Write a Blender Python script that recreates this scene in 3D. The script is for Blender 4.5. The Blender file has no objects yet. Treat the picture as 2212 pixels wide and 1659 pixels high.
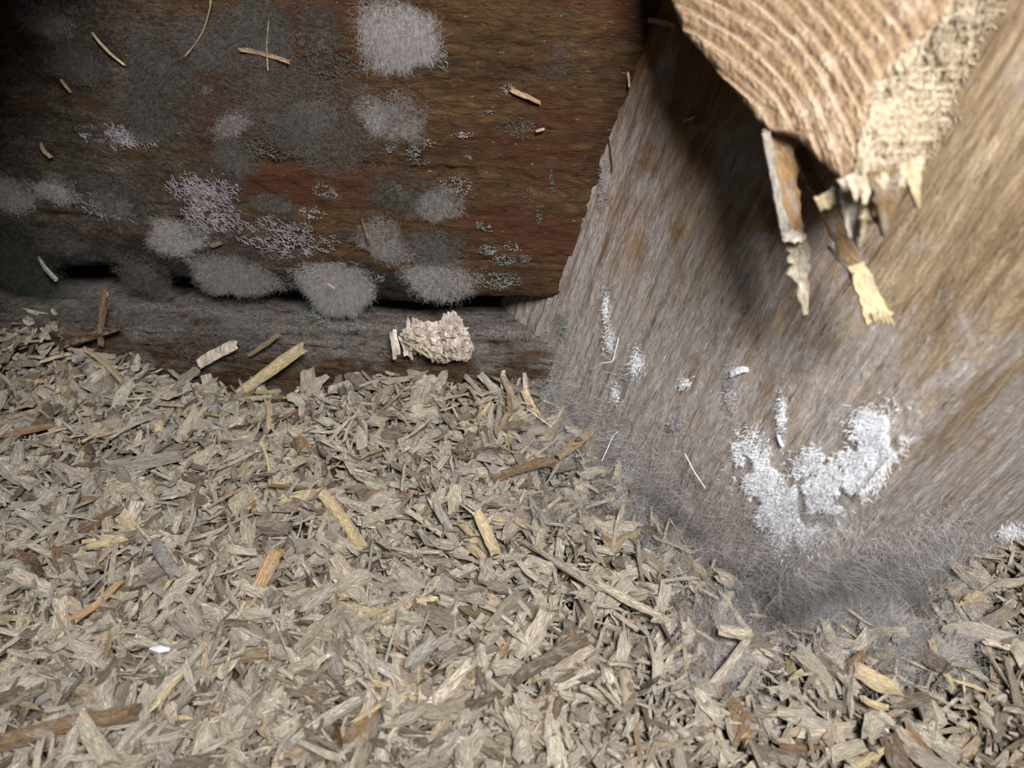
import bpy, math
import numpy as np
from mathutils import Matrix, Vector

# ------------------------------------------------------------------ camera, world, light
F_PX, CX, CY = 1660.0, 1106.0, 829.5
PITCH, CAM_H = math.radians(38), 0.22
scn = bpy.context.scene
col = scn.collection
cam_d = bpy.data.cameras.new('camera')
cam_d.sensor_fit = 'HORIZONTAL'
cam_d.sensor_width = 34.6
cam_d.lens = 34.6 * F_PX / 2212.0
cam_d.clip_start = 0.005
cam_d.dof.use_dof = True
cam_d.dof.focus_distance = 0.295
cam_d.dof.aperture_fstop = 11.0
cam = bpy.data.objects.new('camera', cam_d)
cam.location = (0, 0, CAM_H)
cam.rotation_euler = (math.pi / 2 - PITCH, 0, 0)
col.objects.link(cam)
scn.camera = cam

world = bpy.data.worlds.new('world')
scn.world = world
world.use_nodes = True
world.node_tree.nodes['Background'].inputs[0].default_value = (0.80, 0.90, 1.0, 1)
world.node_tree.nodes['Background'].inputs[1].default_value = 0.08

ld = bpy.data.lights.new('daylight_opening', 'AREA')     # daylight falling in through the opening the camera looks through
ld.shape = 'RECTANGLE'; ld.size = 0.14; ld.size_y = 0.12
ld.energy = 6.0
ld.color = (0.97, 0.985, 1.0)
lo = bpy.data.objects.new('daylight_opening', ld)
lo.location = (0.085, -0.09, 0.44)
lo.rotation_euler = (Vector((0.05, 0.16, 0.0)) - Vector(lo.location)).to_track_quat('-Z', 'Y').to_euler()
col.objects.link(lo)

scn.cycles.max_bounces = 5
scn.cycles.diffuse_bounces = 3
scn.cycles.glossy_bounces = 1
scn.cycles.transmission_bounces = 3
scn.cycles.adaptive_threshold = 0.04
scn.view_settings.view_transform = 'Standard'
scn.view_settings.look = 'None'
scn.view_settings.exposure = 0.22
scn.view_settings.gamma = 1.0
scn.view_settings.use_curve_mapping = False

# ------------------------------------------------------------------ geometry helpers
R = np.random.default_rng(7)
FWD = np.array([0, math.cos(PITCH), -math.sin(PITCH)])
UPV = np.array([0, math.sin(PITCH), math.cos(PITCH)])
RGT = np.array([1.0, 0, 0])
CAM = np.array([0, 0, CAM_H])
Z = np.array([0, 0, 1.0])
def unit(v):
    v = np.asarray(v, float)
    return v / np.linalg.norm(v, axis=-1, keepdims=True)
def ray(x, y):
    x = np.asarray(x, float)[..., None]; y = np.asarray(y, float)[..., None]
    return FWD + RGT * (x - CX) / F_PX - UPV * (y - CY) / F_PX
def at_z(x, y, z=0.0):
    r = ray(x, y); return CAM + r * ((z - CAM_H) / r[..., 2:3])
def at_plane(x, y, P, n):
    r = ray(x, y); return CAM + r * (np.dot(P - CAM, n) / (r @ n))[..., None]
def at_depth(x, y, d):
    return CAM + ray(x, y) * np.asarray(d, float)[..., None]

_tab = np.random.default_rng(11).random((8, 256, 256))
def vnoise(x, y, s=0):
    x = np.asarray(x, float); y = np.asarray(y, float)
    xi = np.floor(x).astype(int); yi = np.floor(y).astype(int)
    fx = x - xi; fy = y - yi
    fx = fx * fx * (3 - 2 * fx); fy = fy * fy * (3 - 2 * fy)
    t = _tab[s % 8]
    a = t[xi & 255, yi & 255]; b = t[(xi + 1) & 255, yi & 255]
    c = t[xi & 255, (yi + 1) & 255]; d = t[(xi + 1) & 255, (yi + 1) & 255]
    return (a + (b - a) * fx) * (1 - fy) + (c + (d - c) * fx) * fy - 0.5
def fbm(x, y, s=0, o=4):
    r = 0; a = 1.0
    for k in range(o):
        r = r + a * vnoise(x * 2 ** k + 17.3 * k, y * 2 ** k + 9.1 * k, s + k); a *= 0.5
    return r

def mesh_from(name, v, f, smooth=False):
    v = np.ascontiguousarray(v, dtype=np.float32).reshape(-1, 3)
    f = np.ascontiguousarray(f, dtype=np.int32)
    me = bpy.data.meshes.new(name)
    k = f.shape[1]
    me.vertices.add(len(v)); me.vertices.foreach_set('co', v.ravel())
    me.loops.add(f.size); me.loops.foreach_set('vertex_index', f.ravel())
    me.polygons.add(len(f))
    me.polygons.foreach_set('loop_start', np.arange(0, f.size, k, dtype=np.int32))
    me.polygons.foreach_set('loop_total', np.full(len(f), k, dtype=np.int32))
    me.polygons.foreach_set('use_smooth', np.full(len(f), smooth, dtype=bool))
    me.update(calc_edges=True)
    return me
def obj(name, v, f, mat, parent=None, origin=None, basis=None, smooth=False):
    """links ONE mesh object. v are world points; origin/basis give the object's own frame."""
    v = np.asarray(v, float).reshape(-1, 3)
    o3 = np.zeros(3) if origin is None else np.asarray(origin, float)
    B = np.eye(3) if basis is None else np.asarray(basis, float)      # rows are the local axes
    me = mesh_from(name, (v - o3) @ B.T, f, smooth)
    me.materials.append(mat)
    o = bpy.data.objects.new(name, me)
    col.objects.link(o)
    M = Matrix.Identity(4)
    for r in range(3):
        for c in range(3):
            M[r][c] = B[c][r]
        M[r][3] = o3[r]
    if parent is not None:
        o.parent = parent
        M = Matrix.Translation(-Vector(parent.location)) @ M
    o.matrix_local = M
    return o
def tag(o, label=None, cat=None, group=None, kind=None):
    if label: o['label'] = label
    if cat: o['category'] = cat
    if group: o['group'] = group
    if kind: o['kind'] = kind
    return o
def empty(name, loc, label, cat, group=None):
    o = bpy.data.objects.new(name, None); o.empty_display_size = 0.01
    o.location = loc; col.objects.link(o)
    return tag(o, label, cat, group)
def grid_faces(nr, nc, off=0, flip=False):
    i = np.arange(nr - 1)[:, None] * nc + np.arange(nc - 1)[None, :]
    q = np.stack([i, i + 1, i + nc + 1, i + nc], -1).reshape(-1, 4) + off
    return q[:, ::-1] if flip else q

# ------------------------------------------------------------------ materials
class NT:
    def __init__(s, name):
        s.m = bpy.data.materials.new(name); s.m.use_nodes = True
        s.t = s.m.node_tree; s.b = s.t.nodes['Principled BSDF']
        s.b.inputs['Specular IOR Level'].default_value = 0.15
        s.b.inputs['Roughness'].default_value = 0.85
    def n(s, typ, **kw):
        nd = s.t.nodes.new(typ)
        for k, v in kw.items(): setattr(nd, k, v)
        return nd
    def l(s, a, b): s.t.links.new(a, b)
    def coord(s, out='Object', scale=(1, 1, 1), loc=(0, 0, 0)):
        c = s.n('ShaderNodeTexCoord'); mp = s.n('ShaderNodeMapping')
        mp.inputs['Scale'].default_value = scale; mp.inputs['Location'].default_value = loc
        s.l(c.outputs[out], mp.inputs['Vector']); return mp.outputs[0]
    def noise(s, vec, scale, detail=4, rough=0.6, dist=0.0):
        nd = s.n('ShaderNodeTexNoise')
        nd.inputs['Scale'].default_value = scale; nd.inputs['Detail'].default_value = detail
        nd.inputs['Roughness'].default_value = rough; nd.inputs['Distortion'].default_value = dist
        s.l(vec, nd.inputs['Vector']); return nd.outputs[0]
    def ramp(s, fac, stops):
        nd = s.n('ShaderNodeValToRGB'); e = nd.color_ramp.elements
        while len(e) < len(stops): e.new(0.5)
        for el, (p, c) in zip(e, stops):
            el.position = p; el.color = (*c, 1) if len(c) == 3 else c
        s.l(fac, nd.inputs[0]); return nd.outputs[0]
    def mix(s, fac, a, b, mode='MIX'):
        nd = s.n('ShaderNodeMix', data_type='RGBA', blend_type=mode)
        for sock, v in ((nd.inputs[0], fac), (nd.inputs[6], a), (nd.inputs[7], b)):
            if hasattr(v, 'is_output'): s.l(v, sock)
            elif isinstance(v, (int, float)): sock.default_value = v
            else: sock.default_value = (*v, 1)
        return nd.outputs[2]
    def math(s, op, a, b=0.0, clamp=False):
        nd = s.n('ShaderNodeMath', operation=op, use_clamp=clamp)
        for sock, v in ((nd.inputs[0], a), (nd.inputs[1], b)):
            if hasattr(v, 'is_output'): s.l(v, sock)
            else: sock.default_value = v
        return nd.outputs[0]
    def mrange(s, v, a, b, c=0.0, d=1.0):
        nd = s.n('ShaderNodeMapRange'); nd.interpolation_type = 'SMOOTHSTEP'
        s.l(v, nd.inputs[0])
        for k, x in zip((1, 2, 3, 4), (a, b, c, d)): nd.inputs[k].default_value = x
        return nd.outputs[0]
    def bump(s, h, dist, strength=1.0):
        nd = s.n('ShaderNodeBump'); nd.inputs['Distance'].default_value = dist
        nd.inputs['Strength'].default_value = strength
        s.l(h, nd.inputs['Height']); s.l(nd.outputs[0], s.b.inputs['Normal'])
    def out(s, colr):
        s.l(colr, s.b.inputs['Base Color']); return s.m
def srgb(r, g, b):
    f = lambda c: c / 12.92 if c <= 0.04045 else ((c + 0.055) / 1.055) ** 2.4
    return tuple(f(x / 255) for x in (r, g, b))

def chip_material(name, dark, mid, light, attr=True):
    t = NT(name)
    uv = t.coord('UV', (0.35, 3.2, 1))
    fib = t.noise(uv, 1.0, 4, 0.65, 0.3)
    blo = t.noise(t.coord('UV', (0.25, 0.5, 1), (3, 7, 0)), 1.0, 3)
    c = t.ramp(fib, [(0.30, dark), (0.47, mid), (0.64, light)])
    # each piece has its own tone: paler, greyer or browner
    oi = t.n('ShaderNodeObjectInfo'); rnd = oi.outputs['Random']
    if attr:
        at = t.n('ShaderNodeAttribute', attribute_name='tint'); rnd = t.math('FRACT', t.math('ADD', at.outputs['Fac'], rnd))
    tone = t.ramp(rnd, [(0.0, (0.30, 0.24, 0.18)), (0.25, (0.74, 0.68, 0.60)), (0.45, (1.0, 0.98, 0.95)),
                        (0.70, (1.08, 1.02, 0.90)), (0.88, (1.25, 1.21, 1.14)), (1.0, (0.85, 0.70, 0.54))])
    c = t.mix(1.0, c, tone, 'MULTIPLY')
    grey = t.mrange(blo, 0.44, 0.68, 0.0, 0.6)      # mould dust
    c = t.mix(grey, c, srgb(164, 156, 148))
    hole = t.mrange(t.noise(t.coord('UV', (0.8, 1.2, 1), (11, 2, 0)), 1.0, 2), 0.27, 0.36, 1.0, 0.0)
    c = t.mix(t.math('MULTIPLY', hole, 0.6), c, srgb(70, 55, 42))
    pit = t.noise(t.coord('UV', (1.6, 2.4, 1), (5, 9, 0)), 1.0, 4, 0.7)
    c = t.mix(t.mrange(pit, 0.30, 0.43, 0.5, 0.0), c, srgb(84, 66, 50))
    t.bump(t.math('ADD', fib, pit), 0.0013, 1.0)
    t.b.inputs['Roughness'].default_value = 0.8
    return t.out(c)
CH = dict(dark=srgb(108, 92, 76), mid=srgb(186, 174, 157), light=srgb(230, 222, 209))
M_chip = chip_material('weathered_shaving', **CH)
M_straw = chip_material('straw_yellow_wood', srgb(146, 122, 88), srgb(206, 184, 144), srgb(236, 220, 184))
M_greychip = chip_material('mould_grey_wood', srgb(105, 96, 88), srgb(165, 155, 145), srgb(205, 198, 188))
M_brownchip = chip_material('brown_wood', srgb(80, 60, 42), srgb(135, 106, 76), srgb(176, 146, 110))
M_orange = chip_material('orange_tan_wood', srgb(132, 98, 66), srgb(188, 150, 108), srgb(218, 186, 144))

def mould_material(name, c1, c2, scale=600):
    t = NT(name)
    nz = t.noise(t.coord('Object'), scale, 3, 0.6)
    c = t.ramp(nz, [(0.32, c1), (0.68, c2)])
    t.b.inputs['Roughness'].default_value = 1.0
    t.b.inputs['Specular IOR Level'].default_value = 0.0
    t.b.inputs['Subsurface Weight'].default_value = 0.0
    tr = t.n('ShaderNodeBsdfTranslucent'); ms = t.n('ShaderNodeMixShader')
    ms.inputs[0].default_value = 0.5
    t.l(c, tr.inputs[0]); t.out(c)
    o = t.t.nodes['Material Output']
    t.l(t.b.outputs[0], ms.inputs[1]); t.l(tr.outputs[0], ms.inputs[2]); t.l(ms.outputs[0], o.inputs[0])
    return t.m
M_puff = dict(
    bright=mould_material('mould_pale', srgb(150, 143, 139), srgb(200, 192, 188)),
    mid=mould_material('mould_grey', srgb(128, 121, 116), srgb(178, 170, 164)),
    dim=mould_material('mould_dull_grey', srgb(92, 86, 80), srgb(136, 128, 121)),
    dark=mould_material('mould_dark_grey', srgb(78, 72, 66), srgb(128, 120, 112)),
    green=mould_material('mould_dark_green', srgb(52, 58, 48), srgb(98, 104, 90)),
    lilac=mould_material('mould_lilac_white', srgb(138, 128, 128), srgb(196, 186, 188)),
    crust=mould_material('mould_blue_green', srgb(108, 114, 106), srgb(160, 166, 156)),
    white=mould_material('mould_white', srgb(220, 219, 220), srgb(250, 250, 251), 250),
    veil=mould_material('mould_veil', srgb(150, 144, 140), srgb(205, 200, 198), 90),
    veildark=mould_material('mould_veil_dark', srgb(112, 106, 102), srgb(180, 174, 172), 70))

# back wall timber: local x = along, local y = up
def wall_material():
    t = NT('dark_stained_timber')
    gr = t.noise(t.coord('Object', (130, 460, 60)), 1.0, 6, 0.72, 0.6)
    lo_ = t.noise(t.coord('Object', (9, 60, 60), (2, 0, 0)), 1.0, 3, 0.5)
    fine = t.noise(t.coord('Object', (420, 1300, 400)), 1.0, 5, 0.7)
    c = t.ramp(t.math('ADD', t.math('MULTIPLY', gr, 0.7), t.math('MULTIPLY', lo_, 0.3)),
               [(0.30, srgb(36, 25, 15)), (0.46, srgb(66, 47, 28)), (0.58, srgb(86, 63, 38)), (0.75, srgb(118, 90, 60))])
    red = t.mrange(t.noise(t.coord('Object', (11, 30, 10), (1.9, 0.4, 0)), 1.0, 5, 0.6), 0.47, 0.60)
    c = t.mix(t.math('MULTIPLY', red, 0.7), c, t.mix(fine, srgb(48, 24, 14), srgb(96, 52, 34)))
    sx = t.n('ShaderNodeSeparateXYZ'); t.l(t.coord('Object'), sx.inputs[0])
    # dark film of mould; its denser left is partly painted shade, with paler bloom
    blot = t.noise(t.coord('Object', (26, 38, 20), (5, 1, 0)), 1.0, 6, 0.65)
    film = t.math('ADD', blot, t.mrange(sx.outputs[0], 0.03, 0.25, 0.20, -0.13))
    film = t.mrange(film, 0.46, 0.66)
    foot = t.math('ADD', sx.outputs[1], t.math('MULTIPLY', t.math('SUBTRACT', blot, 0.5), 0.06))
    band = t.math('MULTIPLY', t.mrange(foot, 0.050, 0.064, 1.0, 0.0), t.mrange(sx.outputs[0], 0.19, 0.23, 1.0, 0.15))  # black mould band low down, with the shadow beneath painted into it
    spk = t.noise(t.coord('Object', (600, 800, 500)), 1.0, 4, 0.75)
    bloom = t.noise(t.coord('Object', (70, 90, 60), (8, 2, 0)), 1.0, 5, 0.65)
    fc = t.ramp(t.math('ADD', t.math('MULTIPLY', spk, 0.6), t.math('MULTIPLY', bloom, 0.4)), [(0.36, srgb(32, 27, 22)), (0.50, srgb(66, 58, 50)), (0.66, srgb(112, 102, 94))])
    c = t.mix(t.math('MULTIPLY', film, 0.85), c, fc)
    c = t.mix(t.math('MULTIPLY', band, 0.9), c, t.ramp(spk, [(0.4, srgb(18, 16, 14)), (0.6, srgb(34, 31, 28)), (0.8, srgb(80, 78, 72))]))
    pits = t.mrange(t.noise(t.coord('Object', (190, 720, 200), (2, 3, 0)), 1.0, 3, 0.6), 0.30, 0.41, 1.0, 0.0)
    c = t.mix(t.math('MULTIPLY', pits, 0.75), c, srgb(24, 15, 9))
    fleck = t.mrange(t.noise(t.coord('Object', (350, 900, 300), (6, 3, 1)), 1.0, 2, 0.6), 0.68, 0.75)
    c = t.mix(t.math('MULTIPLY', fleck, 0.55), c, srgb(168, 140, 108))
    t.bump(t.math('ADD', gr, t.math('MULTIPLY', fine, 0.8)), 0.0022, 1.0)
    return t.out(c)
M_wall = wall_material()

# post: local x = across the face, local z = along the grain
def post_material():
    t = NT('mouldy_pine_post')
    gr = t.noise(t.coord('Object', (560, 560, 70)), 1.0, 6, 0.68, 0.6)
    lo_ = t.noise(t.coord('Object', (70, 70, 9)), 1.0, 3, 0.5)
    fine = t.noise(t.coord('Object', (1200, 1200, 260)), 1.0, 5, 0.7)
    c = t.ramp(t.math('ADD', t.math('MULTIPLY', gr, 0.65), t.math('MULTIPLY', lo_, 0.35)),
               [(0.30, srgb(96, 76, 57)), (0.46, srgb(138, 115, 89)), (0.56, srgb(164, 141, 112)), (0.74, srgb(200, 180, 150))])
    sx = t.n('ShaderNodeSeparateXYZ'); t.l(t.coord('Object'), sx.inputs[0])
    # rust-brown staining along the edge that meets the wall
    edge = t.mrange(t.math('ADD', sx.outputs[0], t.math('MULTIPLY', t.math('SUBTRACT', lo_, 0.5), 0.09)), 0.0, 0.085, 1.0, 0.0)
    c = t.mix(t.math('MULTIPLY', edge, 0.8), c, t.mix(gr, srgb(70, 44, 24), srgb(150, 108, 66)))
    # grey-lilac film of mould creeping up from the damp foot
    b1 = t.noise(t.coord('Object', (60, 60, 34), (4, 4, 2)), 1.0, 7, 0.68, 0.6)
    hi = t.mrange(sx.outputs[2], 0.02, 0.17, 0.26, -0.07)
    film = t.mrange(t.math('ADD', b1, hi), 0.44, 0.68)
    streak = t.noise(t.coord('Object', (420, 420, 130), (1, 6, 2)), 1.0, 6, 0.72)
    film = t.math('MULTIPLY', film, t.mrange(streak, 0.30, 0.58, 0.35, 1.0))
    c = t.mix(t.math('MULTIPLY', film, 0.9), c, t.ramp(fine, [(0.3, srgb(136, 125, 118)), (0.7, srgb(198, 190, 186))]))
    dk = t.mrange(t.noise(t.coord('Object', (620, 620, 110), (9, 1, 2)), 1.0, 4, 0.65), 0.30, 0.42, 1.0, 0.0)
    c = t.mix(t.math('MULTIPLY', dk, 0.65), c, srgb(72, 54, 40))
    wf = t.mrange(t.noise(t.coord('Object', (700, 700, 170), (3, 8, 5)), 1.0, 3, 0.6), 0.66, 0.75)
    c = t.mix(t.math('MULTIPLY', wf, t.math('MULTIPLY', film, 0.9)), c, srgb(226, 222, 222))
    t.bump(t.math('ADD', gr, t.math('MULTIPLY', fine, 0.8)), 0.0022, 1.0)
    return t.out(c)
M_post = post_material()

def ledge_material():
    t = NT('sole_plate_timber')
    gr = t.noise(t.coord('Object', (60, 420, 420)), 1.0, 6, 0.7, 0.5)
    c = t.ramp(gr, [(0.3, srgb(38, 26, 17)), (0.5, srgb(70, 51, 34)), (0.7, srgb(108, 84, 60))])
    b1 = t.noise(t.coord('Object', (50, 80, 80)), 1.0, 7, 0.7)
    sx = t.n('ShaderNodeSeparateXYZ'); t.l(t.coord('Object'), sx.inputs[0])
    film = t.mrange(t.math('ADD', b1, t.mrange(sx.outputs[1], 0.012, 0.027, -0.04, 0.12)), 0.42, 0.64)
    fine = t.noise(t.coord('Object', (700, 900, 900)), 1.0, 4, 0.7)
    c = t.mix(t.math('MULTIPLY', film, 0.85), c, t.ramp(fine, [(0.3, srgb(62, 57, 52)), (0.7, srgb(132, 124, 119))]))
    dk = t.mrange(t.noise(t.coord('Object', (160, 320, 320), (3, 1, 5)), 1.0, 4, 0.65), 0.34, 0.46, 1.0, 0.0)
    c = t.mix(t.math('MULTIPLY', dk, 0.7), c, srgb(30, 22, 16))
    t.bump(t.math('ADD', gr, fine), 0.002, 1.0)
    return t.out(c)
M_ledge = ledge_material()

def soil_material():
    t = NT('fine_wood_dust')
    a = t.noise(t.coord('Object'), 500, 5, 0.7)
    c = t.ramp(a, [(0.3, srgb(40, 31, 23)), (0.55, srgb(78, 63, 48)), (0.75, srgb(112, 96, 78))])
    t.bump(a, 0.002, 1.0); return t.out(c)
M_soil = soil_material()

def clod_material():
    t = NT('crumbled_rotten_wood')
    a = t.noise(t.coord('Object', (300, 300, 120)), 1.0, 6, 0.7, 0.6)
    c = t.ramp(a, [(0.3, srgb(120, 102, 88)), (0.48, srgb(182, 166, 150)), (0.7, srgb(226, 214, 202))])
    t.bump(a, 0.003, 1.0); return t.out(c)
M_clod = clod_material()
def board_material():
    t = NT('ridged_pine')
    at = t.n('ShaderNodeAttribute', attribute_name='ring')
    nz = t.noise(t.coord('Object'), 900, 4, 0.7)
    bl = t.noise(t.coord('Object'), 90, 4, 0.6)
    v = t.math('ADD', at.outputs['Fac'], t.math('MULTIPLY', t.math('SUBTRACT', nz, 0.5), 0.7))
    c = t.ramp(v, [(0.0, srgb(78, 58, 40)), (0.25, srgb(112, 90, 68)), (0.75, srgb(134, 110, 86)), (1.0, srgb(166, 144, 118))])
    c = t.mix(t.mrange(bl, 0.5, 0.75, 0.0, 0.4), c, srgb(188, 170, 150))
    t.bump(nz, 0.0006, 0.7)
    return t.out(c)
M_board = board_material()
def torn_material():
    t = NT('torn_pine_fibres')
    nz = t.noise(t.coord('Object', (1, 1, 1)), 700, 5, 0.7)
    c = t.ramp(nz, [(0.3, srgb(136, 114, 90)), (0.5, srgb(174, 156, 131)), (0.72, srgb(206, 191, 169))])
    t.bump(nz, 0.0015, 1.0); return t.out(c)
M_torn = torn_material()

# ------------------------------------------------------------------ layout frames
WA = at_z(0, 640, 0.03); WB = at_z(1160, 715, 0.03)
EU = unit((WB - WA) * [1, 1, 0])                 # along the wall
EN = np.cross(EU, Z); EN = EN if EN[1] < 0 else -EN   # out of the wall, towards the camera
W0 = WA * [1, 1, 0]                              # wall origin on the floor
def wall_pt(x, y, out=0.0): return at_plane(x, y, WA + EN * out, EN)
WBASIS = np.stack([EU, Z, np.cross(EU, Z)])

P1 = wall_pt(1150, 780); P2 = wall_pt(1430, 0); P3 = at_z(1640, 1340, 0.0); P4 = at_z(2212, 1170, 0.0)
G = unit(P2 - P1)                                # the post's grain
NA = unit(np.cross(G, P3 - P1)); NA = -NA if NA[0] > 0 else NA       # outward normal of its left face
NB = unit(np.cross(G, P4 - P3)); NB = -NB if NB[1] > 0 else NB       # outward normal of its front face
EA = unit(np.cross(NA, G)); EA = EA if np.dot(EA, P3 - P1) > 0 else -EA
EB = unit(np.cross(NB, G)); EB = EB if np.dot(EB, P4 - P3) > 0 else -EB
WID = np.dot(P3 - P1, EA)
def post_pt(x, y, out=0.0): return at_plane(x, y, P1 + NA * out, NA)
def front_pt(x, y, out=0.0): return at_plane(x, y, P3 + NB * out, NB)
def inside_post(p, tol=0.0):
    return (((p - P1) @ NA) < -tol) & (((p - P3) @ NB) < -tol)
def H(x, y):
    """height of the litter"""
    h = 0.0060 * fbm(x * 22, y * 22, 1, 3) + 0.0085 * fbm(x * 75, y * 75, 3, 2)
    d = (np.stack([x, y], -1) - W0[:2]) @ EN[:2]           # distance out from the wall
    u = (np.stack([x, y], -1) - W0[:2]) @ EU[:2]
    bank = np.exp(-np.maximum(d - 0.012, 0) / 0.022)
    h = h + bank * (0.019 * np.exp(-((u - 0.02) / 0.055) ** 2) + 0.011 * np.exp(-((u - 0.205) / 0.045) ** 2))
    h = h - bank * 0.004 * np.exp(-((u - 0.125) / 0.03) ** 2)
    # hollow by the camera's right, and a slight pile against the post
    h = h - 0.015 * np.exp(-(((x - 0.145) / 0.045) ** 2 + ((y - 0.094) / 0.020) ** 2))
    dp = np.stack([x - P1[0], y - P1[1]], -1) @ unit(NA[:2])
    h = h + 0.006 * np.exp(-np.abs(dp) / 0.012)
    return h

# ------------------------------------------------------------------ the setting
# back wall: one weathered timber with checks along the grain and a rounded lower edge
nu, nv = 560, 260
U = np.linspace(-0.10, 0.42, nu); V = np.linspace(0, 1, nv)
UU, VV = np.meshgrid(U, V)
zb = 0.0395 + 0.004 * fbm(UU * 20, UU * 0 + 3, 2, 4) + 0.008 * np.exp(-((UU - 0.055) / 0.035) ** 2) + 0.004 * np.exp(-((UU - 0.245) / 0.03) ** 2)
ZZ = zb + (0.27 - zb) * VV ** 1.15
dz = ZZ - zb
disp = 0.0008 * fbm(UU * 90, ZZ * 420, 0, 4) + 0.0013 * fbm(UU * 110, ZZ * 240, 4, 3) + 0.0008 * fbm(UU * 260, ZZ * 420, 6, 2)
for zc, u0, u1, w in ((0.101, 0.11, 0.25, 0.0011), (0.083, 0.17, 0.26, 0.0012), (0.074, -0.02, 0.13, 0.0013), (0.063, 0.12, 0.27, 0.0009),
                      (0.128, 0.02, 0.10, 0.0010), (0.115, 0.0, 0.07, 0.0009), (0.148, 0.20, 0.27, 0.0012), (0.172, 0.1, 0.3, 0.001)):
    line = zc + 0.0022 * fbm(UU * 30, UU * 0 + zc * 500, 5, 3)
    k = np.clip((UU - u0) / 0.03, 0, 1) * np.clip((u1 - UU) / 0.03, 0, 1)
    prof = np.where(ZZ > line, np.exp(-np.abs(ZZ - line) / (w * 2.2)), np.exp(-np.abs(ZZ - line) / (w * 0.6)))
    disp = disp - 0.0022 * k * prof
rd = 0.007
disp = disp - np.where(dz < rd, rd - np.sqrt(np.maximum(rd ** 2 - (rd - dz) ** 2, 0)), 0) * 1.2
pts = W0 + EU * UU[..., None] + Z * ZZ[..., None] + EN * disp[..., None]
back = W0 + EU * UU[..., None] + Z * ZZ[..., None] - EN * 0.03
back2 = np.stack([pts[0] - EN * 0.02, pts[0]], 0)
v = np.concatenate([pts.reshape(-1, 3), (pts[0] - EN * 0.02 + Z * 0.001), (pts[-1] - EN * 0.02)])
f = [grid_faces(nv, nu)]
n0 = nu * nv
i = np.arange(nu - 1)
f.append(np.stack([i, n0 + i, n0 + i + 1, i + 1], 1))
f.append(np.stack([n0 + i, n0 + nu + i, n0 + nu + i + 1, n0 + i + 1], 1))
t_ = (nv - 1) * nu
f.append(np.stack([n0 + nu + i, t_ + i, t_ + i + 1, n0 + nu + i + 1], 1))
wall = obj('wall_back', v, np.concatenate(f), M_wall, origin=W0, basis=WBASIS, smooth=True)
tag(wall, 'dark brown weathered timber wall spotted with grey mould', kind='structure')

# sole plate (ledge) under the wall, running back into the dark gap
prof2 = np.array([(0.0, -0.012), (0.006, -0.012), (0.013, -0.012), (0.0195, -0.0115), (0.0235, -0.010), (0.0255, -0.0075), (0.0265, -0.003), (0.0268, 0.004), (0.0265, 0.012), (0.026, 0.045)])
prof2 = np.concatenate([[(-0.03, -0.012)], prof2])
tt = np.linspace(0, 1, 46) * (len(prof2) - 1); k = np.minimum(tt.astype(int), len(prof2) - 2); w = (tt - k)[:, None]
pr = prof2[k] * (1 - w) + prof2[k + 1] * w
U2 = np.linspace(-0.10, 0.40, 420)
UU, TT = np.meshgrid(U2, np.arange(len(pr)))
zz = pr[TT, 0]; oo = -pr[TT, 1]
nd = 0.0016 * fbm(UU * 24, TT * 0.55, 3, 4) + 0.0016 * fbm(UU * 150, TT * 0.9, 6, 3)
pts = W0 + EU * UU[..., None] + Z * (zz + nd * (TT > 22) + 0.0012 * np.sin(UU * 22))[..., None] + EN * (oo + nd * (TT <= 26))[..., None]
nr, nc = UU.shape
v = np.concatenate([pts.reshape(-1, 3), pts[0] - EN * 0.057, pts[-1] - Z * 0.056])
f = [grid_faces(nr, nc, flip=False)]
i = np.arange(nc - 1); a0 = nr * nc
f.append(np.stack([i, a0 + i, a0 + i + 1, i + 1], 1)); f.append(np.stack([a0 + i, a0 + nc + i, a0 + nc + i + 1, a0 + i + 1], 1))
f.append(np.stack([(nr - 1) * nc + i, (nr - 1) * nc + i + 1, a0 + nc + i + 1, a0 + nc + i], 1))
ledge = obj('trim_1', v, np.concatenate(f), M_ledge, origin=W0, basis=WBASIS, smooth=True)
tag(ledge, 'mould-greyed timber sole plate along the foot of the back wall', kind='structure')
# boards closing the cavity behind the gap
c = W0 - EN * 0.045 + EU * 0.15 + Z * 0.12
hx, hy, hz = EU * 0.27, EN * 0.006, Z * 0.15
bv = np.array([c + a * hx + b * hy + d * hz for a in (-1, 1) for b in (-1, 1) for d in (-1, 1)])
bf = np.array([(0, 1, 3, 2), (4, 6, 7, 5), (0, 4, 5, 1), (2, 3, 7, 6), (0, 2, 6, 4), (1, 5, 7, 3)])
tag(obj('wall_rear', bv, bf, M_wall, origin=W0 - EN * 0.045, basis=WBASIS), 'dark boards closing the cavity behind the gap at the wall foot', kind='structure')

# floor: the bed of wood dust under the litter
gx = np.linspace(-0.42, 0.36, 260); gy = np.linspace(-0.02, 0.34, 140)
X, Y = np.meshgrid(gx, gy)
hz_ = H(X, Y) - 0.0130 + 0.0015 * fbm(X * 300, Y * 300, 2, 2)
top = np.stack([X, Y, hz_], -1)
nr, nc = X.shape
v = np.concatenate([top.reshape(-1, 3), (top * [1, 1, 0] + [0, 0, -0.03]).reshape(-1, 3)])
f = [grid_faces(nr, nc), grid_faces(nr, nc, nr * nc, True)]
ring = np.concatenate([np.arange(nc), np.arange(1, nr) * nc + nc - 1, (nr - 1) * nc + np.arange(nc - 2, -1, -1), np.arange(nr - 2, 0, -1) * nc])
r2 = np.roll(ring, -1)
f.append(np.stack([ring, ring + nr * nc, r2 + nr * nc, r2], 1))
tag(obj('floor', v, np.concatenate(f), M_soil, smooth=True), 'bed of brown wood dust under the shavings', kind='structure')

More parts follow.
